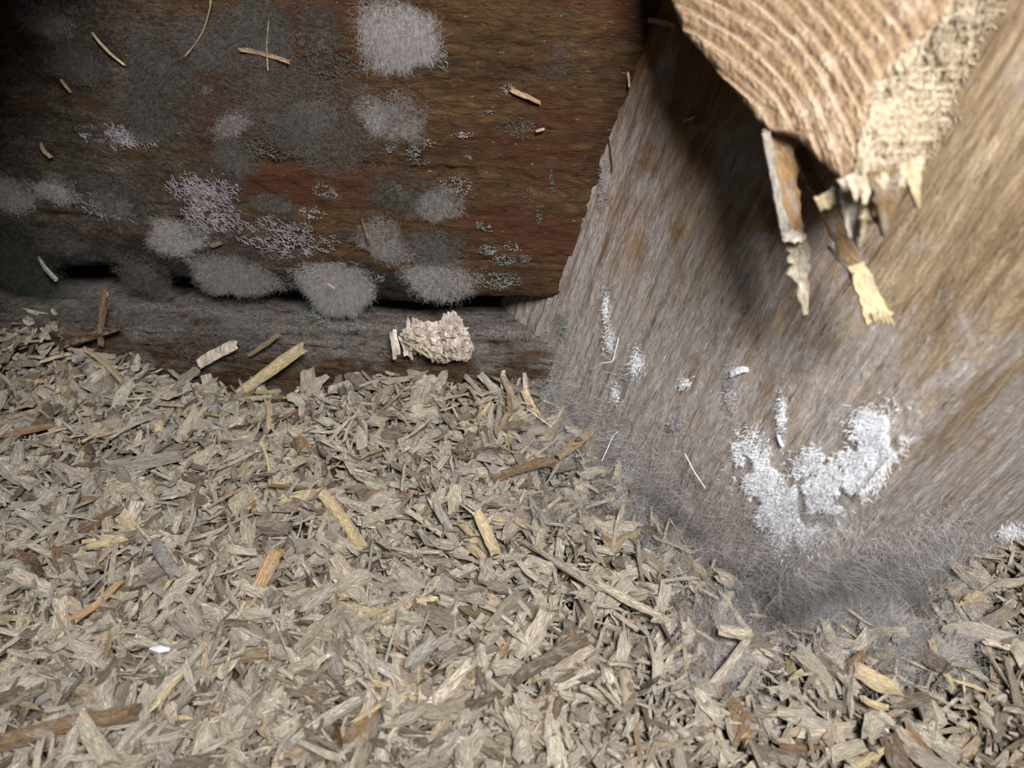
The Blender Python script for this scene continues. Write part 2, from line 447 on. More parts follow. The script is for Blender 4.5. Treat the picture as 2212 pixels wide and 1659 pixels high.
# unseen board added overhead to shade the left of the cavity
def slab(name, lo_c, hi_c, mat, label):
    a, b = np.array(lo_c), np.array(hi_c)
    bv = np.array([[(a, b)[i][0], (a, b)[j][1], (a, b)[k][2]] for i in (0, 1) for j in (0, 1) for k in (0, 1)])
    bf = np.array([(0, 1, 3, 2), (4, 6, 7, 5), (0, 4, 5, 1), (2, 3, 7, 6), (0, 2, 6, 4), (1, 5, 7, 3)])
    return tag(obj(name, bv, bf, mat), label, kind='structure')
slab('shade_board', (-0.50, 0.078, 0.209), (-0.106, 0.40, 0.232), M_wall, 'unseen board added overhead to shade the left of the cavity')

# ------------------------------------------------------------------ the post
rc = 0.007
sA = np.concatenate([np.linspace(-0.035, WID - rc, 190)])
ca = P1 + np.outer(sA, EA)
# rounded corner between face A and face B
pa = P1 + EA * (WID - rc); pb = P1 + EA * WID + EB * rc; pc = P1 + EA * WID
tq = np.linspace(0, 1, 14)[1:-1, None]
cc = (1 - tq) ** 2 * pa + 2 * tq * (1 - tq) * pc + tq ** 2 * pb
sB = np.linspace(rc, 0.125, 130)
cb = pc + np.outer(sB, EB)
loop = np.concatenate([ca, cc, cb])
nrm = np.concatenate([np.tile(NA, (len(ca), 1)), unit((1 - tq) * NA + tq * NB), np.tile(NB, (len(cb), 1))])
arc = np.concatenate([[0], np.cumsum(np.linalg.norm(np.diff(loop, axis=0), axis=1))])
zs = np.linspace(-0.035, 0.27, 210)
AA, ZS = np.meshgrid(arc, zs)
dd = 0.0010 * fbm(AA * 420, ZS * 16, 1, 4) + 0.0010 * fbm(AA * 120, ZS * 30, 5, 3) + 0.0005 * fbm(AA * 800, ZS * 120, 2, 2)
pts = loop[None] + G * ZS[..., None] + nrm[None] * dd[..., None]
far = loop[-1] - NB * 0.10
far2 = loop[0] - NA * 0.09
nr, nc = AA.shape
e1 = far + np.outer(zs, G); e2 = far2 + np.outer(zs, G)
v = np.concatenate([pts.reshape(-1, 3), e1, e2]); a0 = nr * nc
i = np.arange(nr - 1)
f = [grid_faces(nr, nc),
     np.stack([i * nc + nc - 1, a0 + i, a0 + i + 1, (i + 1) * nc + nc - 1], 1),
     np.stack([a0 + i, a0 + nr + i, a0 + nr + i + 1, a0 + i + 1], 1),
     np.stack([a0 + nr + i, i * nc, (i + 1) * nc, a0 + nr + i + 1], 1)]
PBASIS = np.stack([EA, np.cross(G, EA), G])
post = obj('timber_post', v, np.concatenate(f), M_post, origin=P1, basis=PBASIS, smooth=True)
me = post.data
import bmesh
bm = bmesh.new(); bm.from_mesh(me); bm.normal_update()
bm.verts.ensure_lookup_table()
try:
    topr = [bm.verts[(nr - 1) * nc + k] for k in range(nc)] + [bm.verts[a0 + nr - 1], bm.verts[a0 + 2 * nr - 1]]
    bm.faces.new(topr)
    botr = [bm.verts[k] for k in range(nc)] + [bm.verts[a0], bm.verts[a0 + nr]]
    bm.faces.new(botr[::-1])
except Exception:
    pass
bmesh.ops.recalc_face_normals(bm, faces=bm.faces[:])
bm.to_mesh(me); bm.free()
tag(post, 'thick leaning brown timber post with mouldy foot standing against the back wall', 'post')

# ------------------------------------------------------------------ chips
def chip_verts(N, L, Wd, T, n, m, rng, bend=0.06, twist=0.5, jag=0.18, rough=0.27, taper=0.4):
    s = np.linspace(-0.5, 0.5, n)
    th = 2 * np.pi * (np.arange(m) + 0.5) / m
    sq = lambda q: np.sign(q) * np.abs(q) ** 0.55
    cy, cz = sq(np.cos(th)), sq(np.sin(th))
    rj = 1 + rough * 2 * (rng.random((N, 1, m)) - 0.5) + rough * 1.4 * (rng.random((N, n, m)) - 0.5)
    tp = 1 - taper * rng.random((N, 1, 1)) * np.clip(s, 0, 1)[None, :, None] * 2 - taper * rng.random((N, 1, 1)) * np.clip(-s, 0, 1)[None, :, None] * 2
    y = Wd[:, None, None] / 2 * cy * rj * tp
    z = T[:, None, None] / 2 * cz * rj * (0.5 + 0.5 * tp)
    x = s[None, :, None] * L[:, None, None] * np.ones((1, 1, m))
    x = x + 0.05 * L[:, None, None] * (rng.random((N, n, m)) - 0.5)
    jg = jag * L[:, None] * (rng.random((N, m)) - 0.5) * 2
    x[:, 0] += jg
    x[:, -1] += jag * L[:, None] * (rng.random((N, m)) - 0.5) * 2
    tw = twist * (rng.random((N, 1, 1)) - 0.5) * 2 * s[None, :, None]
    y, z = y * np.cos(tw) - z * np.sin(tw), y * np.sin(tw) + z * np.cos(tw)
    b1 = bend * (rng.random((N, 1, 1)) - 0.5) * 2 * L[:, None, None]; b2 = bend * (rng.random((N, 1, 1)) - 0.5) * 2 * L[:, None, None]
    q = (4 * s ** 2)[None, :, None]
    z = z + b1 * q; y = y + b2 * q
    P = np.stack([x, y, z], -1).reshape(N, n * m, 3)
    c0 = P[:, :m].mean(1, keepdims=True); c1 = P[:, -m:].mean(1, keepdims=True)
    P = np.concatenate([P, c0, c1], 1)
    j = np.arange(m); j2 = (j + 1) % m
    F = []
    for a in range(n - 1):
        F.append(np.stack([a * m + j, a * m + j2, (a + 1) * m + j2], 1)); F.append(np.stack([a * m + j, (a + 1) * m + j2, (a + 1) * m + j], 1))
    F.append(np.stack([j2, j, np.full(m, n * m)], 1)); F.append(np.stack([(n - 1) * m + j, (n - 1) * m + j2, np.full(m, n * m + 1)], 1))
    F = np.concatenate(F)[:, ::-1]
    # uv per corner in millimetres: u along the fibre, v around
    vv = np.concatenate([np.tile(j / m, n), [0.5, 0.5]])
    per = 2 * (Wd + T)
    uvv = vv[None, F.reshape(-1)] * np.ones((N, 1))
    wrap = (uvv.reshape(N, -1, 3).max(2) - uvv.reshape(N, -1, 3).min(2)) > 0.55
    u3 = uvv.reshape(N, -1, 3); u3 = np.where(wrap[..., None] & (u3 < 0.45), u3 + 1, u3)
    uvs = np.stack([P[:, F.reshape(-1), 0] * 1000, u3.reshape(N, -1) * per[:, None] * 1000], -1) + rng.random((N, 1, 2)) * 400
    return P, F, uvs
def rot(yaw, pitch, roll):
    cy, sy, cp, sp, cr, sr = np.cos(yaw), np.sin(yaw), np.cos(pitch), np.sin(pitch), np.cos(roll), np.sin(roll)
    return np.stack([np.stack([cy * cp, cy * sp * sr - sy * cr, cy * sp * cr + sy * sr], -1),
                     np.stack([sy * cp, sy * sp * sr + cy * cr, sy * sp * cr - cy * sr], -1),
                     np.stack([-sp, cp * sr, cp * cr], -1)], -2)
def finish_chip_mesh(me, uvs, tint=None):
    uvl = me.uv_layers.new(name='UVMap'); uvl.data.foreach_set('uv', np.ascontiguousarray(uvs, dtype=np.float32).ravel())
    if tint is not None:
        a = me.attributes.new('tint', 'FLOAT', 'POINT'); a.data.foreach_set('value', np.ascontiguousarray(tint, dtype=np.float32).ravel())

def floor_spots(N, rng, margin=0.0):
    out = []
    n = 0
    while n < N:
        px = rng.uniform(-160, 2372, N); 
        p = np.stack([rng.uniform(-0.33, 0.27, 2 * N), rng.uniform(0.03, 0.33, 2 * N), np.zeros(2 * N)], -1)
        d = (p[:, :2] - W0[:2]) @ EN[:2]
        v = p - CAM; dep = v @ FWD
        sx = CX + F_PX * (v @ RGT) / dep; sy = CY - F_PX * (v @ UPV) / dep
        u = (p[:, :2] - W0[:2]) @ EU[:2]
        ok = (sx > -160) & (sx < 2372) & (sy < 1800) & ~inside_post(p, margin) & (d > 0.0135 + 0.002 * rng.random(len(p)))
        on = (d <= 0.0135) & (d > 0.003) & (u < 0.07) & (rng.random(len(p)) < 0.6) & (sx > -160)
        p = p[ok | on]
        out.append(p); n += len(p)
    return np.concatenate(out)[:N]

def heap(N, kind, rng, n=4, m=6, zlo=-0.007, zhi=0.0015, big=1.0):
    if kind == 'flake':
        L = rng.lognormal(math.log(0.0085), 0.38, N) * big; Wd = L * rng.uniform(0.16, 0.38, N); T = rng.uniform(0.0008, 0.0024, N)
    elif kind == 'stick':
        L = rng.lognormal(math.log(0.010), 0.4, N) * big; Wd = rng.uniform(0.0007, 0.0019, N) * big; T = Wd * rng.uniform(0.5, 0.9, N)
    elif kind == 'chunk':
        L = rng.lognormal(math.log(0.0075), 0.3, N) * big; Wd = L * rng.uniform(0.3, 0.6, N); T = Wd * rng.uniform(0.4, 0.8, N)
    elif kind == 'shred':
        L = rng.lognormal(math.log(0.0045), 0.4, N); Wd = rng.uniform(.0003, .0012, N); T = Wd * rng.uniform(0.4, 0.9, N)
    else:
        L = rng.lognormal(math.log(0.0028), 0.4, N); Wd = L * rng.uniform(0.3, 0.7, N); T = Wd * rng.uniform(0.4, 0.9, N)
    L = np.minimum(L, 0.018); Wd = np.minimum(Wd, 0.0050)
    P, F, uv = chip_verts(N, L, Wd, T, n, m, rng)
    sp = floor_spots(N, rng, 0.001)
    Rm = rot(rng.uniform(0, 2 * np.pi, N), rng.normal(0, 0.34, N) * np.where(rng.random(N) < 0.18, 2.6, 1), rng.normal(0, 0.8, N))
    sp[:, 2] = H(sp[:, 0], sp[:, 1]) + rng.uniform(zlo, zhi, N) + T * 0.3
    P = np.einsum('nij,nkj->nki', Rm, P) + sp[:, None]
    return P, F, uv
allP, allF, allU, allT = [], [], [], []
off = 0
rng = np.random.default_rng(21)
for kind, N, n, m, zlo, zhi in (('flake', 3300, 4, 6, -0.012, 0.0025), ('stick', 4200, 4, 5, -0.011, 0.0035), ('chunk', 2600, 5, 6, -0.012, 0.0025), ('crumb', 9500, 2, 5, -0.011, 0.0008), ('shred', 2200, 3, 5, -0.006, 0.003)):
    P, F, uv = heap(N, kind, rng, n, m, zlo, zhi, 1.08)
    nvp = P.shape[1]
    allP.append(P.reshape(-1, 3)); allF.append((F[None] + (np.arange(N) * nvp)[:, None, None] + off).reshape(-1, 3))
    allU.append(uv.reshape(-1, 2)); cen = P.mean(1); low_tint = np.exp(-(((cen[:, 0] - 0.145) / 0.055) ** 2 + ((cen[:, 1] - 0.098) / 0.022) ** 2)) > rng.random(N) * 0.9  # pieces in the near right patch get tints from the low end
    allT.append(np.repeat(np.where(low_tint, rng.random(N) * 0.13, rng.random(N)), nvp)); off += N * nvp
lit = obj('shavings_litter', np.concatenate(allP), np.concatenate(allF), M_chip)
finish_chip_mesh(lit.data, np.concatenate(allU), np.concatenate(allT))
tag(lit, 'deep litter of small broken shavings and crumbs filling the floor', 'litter', kind='stuff')

# the larger pieces on top, each one a thing
def variants(kind, K, rng):
    out = []
    for k in range(K):
        if kind == 'flake':
            L = np.array([rng.uniform(0.010, 0.017)]); Wd = L * rng.uniform(0.18, 0.36); T = np.array([rng.uniform(0.0012, 0.0026)]); n, m = 7, 8
        elif kind == 'stick':
            L = np.array([rng.uniform(0.012, 0.024)]); Wd = np.array([rng.uniform(0.0010, 0.0022)]); T = Wd * rng.uniform(0.5, 0.9); n, m = 7, 6
        else:
            L = np.array([rng.uniform(0.009, 0.014)]); Wd = L * rng.uniform(0.34, 0.55); T = Wd * rng.uniform(0.4, 0.7); n, m = 6, 9
        P, F, uv = chip_verts(1, L, Wd, T, n, m, rng, rough=0.32)
        me = mesh_from('wood_' + kind, P[0], F); finish_chip_mesh(me, uv[0], np.zeros(P.shape[1]))
        out.append((me, float(L[0]), float(T[0])))
    return out
rng = np.random.default_rng(5)
NAMES = {'flake': 'wood_shaving', 'stick': 'wood_splinter', 'chunk': 'wood_chunk'}
TONES = [('weathered', M_chip, 'grey-brown'), ('straw', M_straw, 'straw-yellow'), ('grey', M_greychip, 'mould-grey'), ('brown', M_brownchip, 'dark brown')]
PROB = {'flake': (0.55, 0.12, 0.25, 0.08), 'stick': (0.42, 0.36, 0.12, 0.10), 'chunk': (0.55, 0.10, 0.27, 0.08)}
CELLS = {}
for kind, N in (('flake', 290), ('stick', 200), ('chunk', 140)):
    sp = None
    vs = {tn[0]: [] for tn in TONES}
    base = variants(kind, 14, rng)
    for tn, mat, _ in TONES:
        for me, L, T in base:
            m2 = me.copy(); m2.materials.append(mat); vs[tn].append((m2, L, T))
    cand = floor_spots(N * 3, rng, -0.004)
    v = cand - CAM; dep = v @ FWD; sx = CX + F_PX * (v @ RGT) / dep; sy = CY - F_PX * (v @ UPV) / dep
    cand = cand[(sx > 10) & (sx < 2200) & (sy < 1640)][:N]
    for p in cand:
        k = rng.choice(4, p=PROB[kind])
        if math.exp(-(((p[0] - 0.145) / 0.055) ** 2 + ((p[1] - 0.098) / 0.022) ** 2)) > rng.random(): k = 3
        tn, mat, word = TONES[k]
        me, L, T = vs[tn][rng.integers(14)]
        o = bpy.data.objects.new(NAMES[kind], me); col.objects.link(o)
        s = rng.uniform(0.8, 1.15)
        o.scale = (s, s, s)
        o.location = (p[0], p[1], float(H(p[0], p[1])) + 0.0006 + T * 0.3)
        o.rotation_euler = (rng.normal(0, 0.5), rng.normal(0, 0.2) + (rng.normal(0, 0.5) if rng.random() < 0.12 else 0), rng.uniform(0, 6.283))
        tag(o, None, 'wood chip', '{} {}s on the floor litter'.format(word, NAMES[kind].replace('_', ' ')))
        vv_ = np.array(o.location) - CAM; dd_ = vv_ @ FWD
        sx_, sy_ = CX + F_PX * (vv_ @ RGT) / dd_, CY - F_PX * (vv_ @ UPV) / dd_
        row = 'back' if sy_ < 980 else 'middle' if sy_ < 1220 else 'front' if sy_ < 1450 else 'bottom'
        cl = ['left edge', 'far left', 'left', 'centre left', 'centre right', 'right', 'far right', 'right edge'][int(np.clip(sx_ // 276.5, 0, 7))]
        CELLS.setdefault((kind, word, row, cl), []).append((sx_, o))
ORD = ['leftmost', 'second from left', 'third from left', 'fourth from left', 'fifth from left', 'sixth from left', 'seventh from left', 'eighth from left', 'ninth from left', 'tenth from left', 'eleventh from left', 'twelfth from left', 'thirteenth from left', 'fourteenth from left', 'fifteenth from left', 'sixteenth from left', 'seventeenth from left']
PLACE = {'back': 'the back litter', 'middle': 'the middle litter', 'front': 'the front litter', 'bottom': 'the bottommost litter'}
FORM = {'flake': 'flat {} wood shaving', 'stick': 'thin {} wood splinter', 'chunk': 'thick {} wood chunk'}
for (kind, word, row, cl), items in CELLS.items():
    items.sort(key=lambda q: q[0])
    for k, (_, o) in enumerate(items):
        which = '' if len(items) == 1 else ', ' + ORD[min(k, 16)]
        o['label'] = FORM[kind].format(word) + which + ' at ' + cl + ' of ' + PLACE[row]

# ---- single pieces one can pick out
rng = np.random.default_rng(99)
def stick_between(name, a, b, width, thick, mat, label=None, cat='splinter', parent=None, flatdir=None, n=9, m=8, rough=0.2, bend=0.05, jag=0.08, taper=0.35, group=None, twist=0.3):
    a = np.asarray(a, float); b = np.asarray(b, float)
    L = np.linalg.norm(b - a)
    P, F, uv = chip_verts(1, np.array([L]), np.array([width]), np.array([thick]), n, m, rng, bend=bend, rough=rough, jag=jag, taper=taper, twist=twist)
    ex = (b - a) / L
    fd = unit(np.asarray(flatdir, float)) if flatdir is not None else Z
    ey = unit(np.cross(fd, ex)); ez = np.cross(ex, ey)
    P = P[0] @ np.stack([ex, ey, ez]) + (a + b) / 2
    o = obj(name, P, F, mat, parent=parent, origin=(a + b) / 2 if parent is None else np.array(parent.location), basis=None)
    finish_chip_mesh(o.data, uv[0], np.full(P.shape[0], rng.random()))
    if parent is None: tag(o, label, cat, group)
    elif label: o['label'] = label
    return o
def fl(x, y, dz=0.002):
    p = at_z(x, y, 0.0)
    for _ in range(4): p = at_z(x, y, float(H(p[0], p[1])) + dz)
    return p
singles = [  # pixel ends, heights above the litter, width and thickness in mm, material, label
    ('wood_splinter', (512, 852), .002, (650, 752), .012, 5.0, 2.2, M_straw, 'broad pale yellow splinter leaning up against the sole plate'),
    ('wood_splinter', (540, 768), .006, (602, 724), .010, 2.4, 1.6, M_straw, 'short yellow stick leaning above the broad pale splinter'),
    ('wood_splinter', (130, 748), .004, (262, 706), .008, 4.2, 2.5, M_brownchip, 'brown broken stick lying along the sole plate at the left'),
    ('wood_splinter', (215, 745), .003, (226, 632), .016, 2.8, 2.2, M_brownchip, 'dark brown stub standing upright against the sole plate'),
    ('wood_shaving', (432, 782), .004, (508, 742), .008, 5.0, 0.9, M_clod, 'white mould-coated flake lying at the foot of the wall'),
    ('wood_shaving', (-10, 943), .002, (112, 918), .003, 4.0, 1.2, M_orange, 'flat orange-tan strip at the left edge of the picture'),
    ('wood_splinter', (188, 752), .006, (268, 822), .004, 2.2, 1.4, M_straw, 'tan stick slanting down behind the left litter bank'),
    ('wood_splinter', (694, 1062), .003, (782, 1180), .003, 4.0, 2.6, M_straw, 'square-cut tan stick pointing at the viewer mid-litter'),
    ('wood_shaving', (1066, 1028), .003, (1192, 990), .004, 5.4, 1.2, M_straw, 'pointed yellow shaving lying just left of the post foot'),
    ('wood_splinter', (1034, 1108), .003, (1072, 1196), .003, 4.6, 2.4, M_straw, 'stubby pale yellow piece in the middle of the litter'),
    ('wood_splinter', (1130, 1168), .003, (1296, 1276), .003, 2.6, 1.6, M_chip, 'long pale splinter running towards the post foot'),
    ('wood_shaving', (736, 1310), .002, (832, 1326), .002, 3.4, 1.4, M_straw, 'smooth golden-yellow sliver in the front litter'),
    ('wood_shaving', (560, 1262), .002, (602, 1186), .006, 6.5, 1.0, M_orange, 'triangular tan flake standing beside a dark hollow'),
    ('wood_splinter', (164, 1344), .003, (262, 1262), .004, 3.0, 1.4, M_orange, 'orange-tan stick in the left front litter'),
    ('wood_splinter', (0, 1600), .004, (292, 1536), .005, 5.0, 3.2, M_brownchip, 'thick brown twig across the bottom left corner'),
    ('wood_splinter', (1536, 1490), .003, (1622, 1378), .009, 3.4, 2.0, M_chip, 'grey stick propped up under the dark mould mat'),
    ('wood_splinter', (1556, 1362), .008, (1620, 1374), .009, 4.0, 2.0, M_chip, 'short stick capping the propped grey stick'),
    ('wood_shaving', (1846, 1446), .003, (1942, 1492), .003, 6.0, 1.8, M_straw, 'wide pale yellow shaving in front of the post'),
    ('wood_shaving', (1862, 1512), .003, (1916, 1532), .003, 2.6, 1.2, M_straw, 'small bright yellow fleck in front of the post'),
    ('wood_splinter', (582, 1048), .003, (660, 1054), .003, 1.4, 1.0, M_straw, 'thin level yellow splinter in the middle left litter'),
    ('wood_splinter', (570, 956), .008, (588, 1046), .003, 1.1, 0.8, M_straw, 'thin upright straw in the middle left litter'),
    ('wood_splinter', (230, 1010), .003, (388, 985), .005, 5.5, 3.8, M_greychip, 'thick grey split log piece in the left litter'),
    ('wood_splinter', (330, 1168), .003, (372, 1240), .005, 4.5, 3.0, M_puff['mid'], 'dull grey mould-furred chip in the left litter'),
    ('wood_splinter', (1048, 896), .003, (1130, 948), .003, 2.2, 1.4, M_chip, 'pale stick sloping down in front of the corner bundle'),
    ('wood_shaving', (1210, 985), .003, (1282, 930), .010, 4.8, 1.0, M_straw, 'tan flake tilted up within the thin mould veil'),
    ('wood_splinter', (1290, 1262), .003, (1420, 1330), .003, 2.6, 1.6, M_chip, 'slanting splinter left of the dark mould mat'),
    ('wood_splinter', (640, 1400), .003, (750, 1300), .004, 3.2, 2.0, M_chip, 'pale split stick crossing the front litter'),
    ('wood_splinter', (850, 1000), .003, (930, 1050), .004, 3.0, 1.8, M_chip, 'broken pale stick in front of the crumbly clod'),
    ('wood_shaving', (1110, 1470), .003, (1260, 1380), .004, 4.2, 2.2, M_chip, 'long pale brown slat in the front centre litter'),
    ('wood_shaving', (620, 1610), .003, (790, 1500), .003, 4.0, 1.8, M_greychip, 'greyish slat near the bottom edge of the picture'),
    ('wood_splinter', (1785, 1270), .002, (1800, 1262), .002, 1.0, 0.8, M_chip, None),
]
def spot(p, dz):
    q = fl(*p, dz + 0.002)
    d_ = (q - W0) @ EN
    return q if d_ > 0.016 else wall_pt(*p, 0.016)
for nm, a, za, b, zb2, wmm, tmm, mat, label in singles:
    if label is None: continue
    stick_between(nm, spot(a, za), spot(b, zb2), wmm / 1000, tmm / 1000, mat, label, 'wood chip', flatdir=-FWD if a[1] < 860 else None)
seed = stick_between('seed_husk', fl(324, 1402, .0055), fl(366, 1403, .0055), 0.0024, 0.0016, M_puff['white'], 'tiny white seed husk in the left front litter', 'seed', n=9, m=8, rough=0.02, jag=0.0, taper=0.9)
# bundle of pale upright fibres in the corner by the post
b0 = fl(1080, 905, 0.0)
bundle = empty('fibre_bundle', b0, 'bundle of pale split fibres standing in the corner by the post', 'wood bundle')
for k in range(16):
    x = 1030 + 7 * k + rng.normal(0, 8); y_ = rng.uniform(800, 930); ln_ = rng.uniform(40, 85); tl = rng.normal(0, 16)
    stick_between('fibre', fl(x + tl, y_ + ln_ / 2, 0.001), fl(x - tl, y_ - ln_ / 2, 0.005 + 0.005 * rng.random()), rng.uniform(.0016, .0042), rng.uniform(.0012, .0026), M_chip if k % 3 else M_straw, parent=bundle, rough=.3)

# crumbly clod on the sole plate
def blob(c, r, seed, amp=0.35, nlat=26, nlon=40, scale=(1, 1, 1), freq=3.0):
    th = np.linspace(0.02, np.pi - 0.02, nlat); ph = np.linspace(0, 2 * np.pi, nlon, endpoint=False)
    TH, PH = np.meshgrid(th, ph, indexing='ij')
    d = np.stack([np.sin(TH) * np.cos(PH), np.sin(TH) * np.sin(PH), np.cos(TH)], -1)
    nz = fbm(d[..., 0] * freq + 5 + seed, d[..., 2] * freq + d[..., 1] * freq * 1.7 + 9, seed, 4) + 0.6 * np.abs(fbm(d[..., 1] * freq * 3 + 2, d[..., 2] * freq * 3 + d[..., 0] * 4, seed + 2, 3))
    p = d * (r * (1 + amp * nz))[..., None] * np.array(scale)
    i = np.arange(nlat - 1)[:, None] * nlon + np.arange(nlon)[None, :]
    j = np.arange(nlat - 1)[:, None] * nlon + (np.arange(nlon)[None, :] + 1) % nlon
    f = np.stack([i, i + nlon, j + nlon, j], -1).reshape(-1, 4)
    return p.reshape(-1, 3) + c, f
cp = wall_pt(945, 732, 0.012)
clod = empty('wood_clod', cp - Z * 0.009, 'pale crumbly clod of rotten wood stuck on the sole plate', 'clod')
for k, (x, y, r, sc) in enumerate(((905, 728, .0068, (1, .8, 1.15)), (940, 738, .0070, (1, .8, 1.2)), (978, 725, .0075, (.9, .8, 1.35)), (1000, 752, .0050, (.9, .8, 1.2)), (930, 712, .0055, (1.5, .7, .6)), (955, 765, .0045, (1.2, .8, .9)))):
    v, f = blob(wall_pt(x, y, 0.013), r * 0.86, k, 0.6, scale=sc, freq=3.4)
    obj('crumb', v, f, M_clod, parent=clod, origin=np.array(clod.location))
for k in range(7):
    x = 845 + rng.uniform(0, 60)
    stick_between('fibre', wall_pt(x, 700 + rng.uniform(-15, 40), 0.014), wall_pt(x + rng.normal(8, 12), 760 + rng.normal(0, 12), 0.016), rng.uniform(.001, .0026), .0009, M_clod, parent=clod, flatdir=EN)
for k in range(4):
    stick_between('fibre', wall_pt(870 + 12 * k, 735 + rng.normal(0, 6), 0.017), wall_pt(925 + 14 * k, 772 + rng.normal(0, 6), 0.018), .0008, .0006, M_straw, parent=clod, flatdir=EN)

# slivers and straws caught on the wall and post
def wsliver(name, p, q, w, t, mat, label, cat='straw', out=0.002, out2=None, bend=0.04):
    return stick_between(name, wall_pt(*p, out), wall_pt(*q, out if out2 is None else out2), w / 1000, t / 1000, mat, label, cat, flatdir=EN, bend=bend, jag=0.05)
wsliver('straw', (198, 76), (266, 143), 1.1, .7, M_straw, 'tan straw stuck slantwise high on the left of the wall')
wsliver('straw', (470, -6), (412, 126), .45, .4, M_straw, 'long hair-thin pale stem hanging near the top of the wall', bend=0.12)
wsliver('straw', (577, 48), (576, 152), .5, .4, M_straw, 'thin upright pale stem crossing a wall sliver')
wsliver('wood_splinter', (520, 104), (625, 131), 1.6, .8, M_orange, 'brown sliver peeling level from the wall top', 'splinter')
wsliver('wood_splinter', (131, 172), (152, 200), 1.3, .8, M_orange, 'short tan fleck on the dark left of the wall', 'splinter')
wsliver('wood_splinter', (84, 310), (106, 342), 2.0, .8, M_straw, 'small curled tan flake at the left of the wall', 'splinter', bend=0.2)
wsliver('wood_splinter', (456, 532), (478, 524), 1.6, .9, M_straw, 'tiny tan crumb on the wall right of a grey puff', 'splinter')
wsliver('wood_splinter', (80, 556), (118, 604), 2.2, 1.4, M_puff['lilac'], 'white pointed splinter sticking out above the dark gap', 'splinter', 0.0, 0.008)
wsliver('wood_splinter', (782, 474), (797, 524), 1.4, .8, M_orange, 'short reddish splinter standing out of the lower wall', 'splinter', 0.001, .004)
wsliver('wood_splinter', (1158, 284), (1176, 278), 1.2, .8, M_straw, 'yellow splinter tip poking out of a grey mould spot', 'splinter')
wsliver('wood_splinter', (1104, 194), (1168, 222), 1.8, .8, M_orange, 'orange-brown sliver lifting from the upper right wall', 'splinter')
wsliver('wood_splinter', (708, 612), (722, 622), .7, .6, M_straw, 'tiny yellow speck on the big round mould puff', 'splinter', .0125, .0125)
def psliver(p, q, w, t, mat, label, out=0.0012, out2=None, cat='splinter', name='wood_splinter', bend=0.05):
    return stick_between(name, post_pt(*p, out), post_pt(*q, out if out2 is None else out2), w / 1000, t / 1000, mat, label, cat, flatdir=NA, bend=bend, jag=0.05)
psliver((1406, 42), (1464, 56), 2.0, 1.0, M_straw, 'pale sliver caught at the top of the post edge')
psliver((1352, 138), (1362, 186), .9, .7, M_straw, 'thin splinter lifting from the upper left post edge', .001, .003)
psliver((1318, 298), (1326, 368), .7, .6, M_orange, 'fine brown splinter along the left post edge')
psliver((1478, 262), (1502, 252), 1.0, .7, M_straw, 'short tan fleck in the shadow on the post')

# ------------------------------------------------------------------ the broken board
A3, B3, C3 = at_depth(1480, 80, 0.207), at_depth(1838, 395, 0.170), at_depth(2060, 0, 0.165)
NF = unit(np.cross(B3 - A3, C3 - A3)); NF = NF if np.dot(NF, CAM - A3) > 0 else -NF
def brd(x, y, out=0.0): return at_plane(x, y, A3 + NF * out, NF)
LX = np.array([(-150, 1395), (-60, 1425), (0, 1448), (60, 1470), (80, 1484), (120, 1520), (170, 1562), (215, 1602), (262, 1640), (282, 1662), (292, 1712), (312, 1738), (345, 1770), (375, 1800), (395, 1832)], float)
RX = np.array([(-150, 2210), (0, 2066), (50, 2016), (110, 1950), (150, 1912), (190, 1884), (230, 1868), (262, 1872), (300, 1862), (350, 1850), (395, 1838)], float)
nr, nc = 200, 150
ys = np.linspace(-150, 395, nr)
jl = 4.0 * fbm(ys / 14, ys * 0, 3, 3); jr = 7.0 * fbm(ys / 18, ys * 0 + 5, 4, 3)
lx = np.interp(ys, LX[:, 0], LX[:, 1]) + jl; rx = np.maximum(np.interp(ys, RX[:, 0], RX[:, 1]) + jr, lx + 4)
S = np.linspace(0, 1, nc)
PX = lx[:, None] * (1 - S) + rx[:, None] * S; PY = np.repeat(ys[:, None], nc, 1)
front = brd(PX, PY)
ctr = brd(1400, 420)
rr = np.hypot(PX - 1330, PY - 450) * 0.1          # growth rings about the pith
rr = rr + 1.0 * fbm(PX / 120, PY / 120, 2, 3)
phs = rr / 4.1 + 0.25 * np.sin(rr / 9)
saw = phs - np.floor(phs)
ridge = np.where(saw < 0.78, saw / 0.78, (1 - saw) / 0.22)
fib = fbm(rr * 1.6, (PX + PY) / 60, 5, 3)
ed = np.minimum(S, 1 - S)[None] * (rx - lx)[:, None]
rnd = -0.0016 * np.exp(-ed / 8)
d = 0.00085 * ridge + 0.0004 * fib + 0.0006 * fbm(PX / 9, PY / 9, 6, 3) + rnd
front = front + NF * d[..., None]
TH = 0.013
backp = brd(PX, PY, -TH)
v = np.concatenate([front.reshape(-1, 3), backp.reshape(-1, 3)])
nn = nr * nc
ring = np.concatenate([np.arange(nc), np.arange(1, nr) * nc + nc - 1, (nr - 1) * nc + np.arange(nc - 2, -1, -1), np.arange(nr - 2, 0, -1) * nc])
r2 = np.roll(ring, -1)
f = np.concatenate([grid_faces(nr, nc, 0, True), grid_faces(nr, nc, nn), np.stack([ring, r2, r2 + nn, ring + nn], 1)])
tip = brd(1838, 395)
board = empty('broken_board', tip, 'broken end of a ridged pale pine board hanging in front of the post', 'board')
bo = obj('board_face', v, f, M_board, parent=board, origin=tip, smooth=True)
a = bo.data.attributes.new('ring', 'FLOAT', 'POINT')
a.data.foreach_set('value', np.concatenate([(ridge * 0.75 + 0.15 + 0.3 * fib).ravel(), np.full(nn, 0.45)]).astype(np.float32))
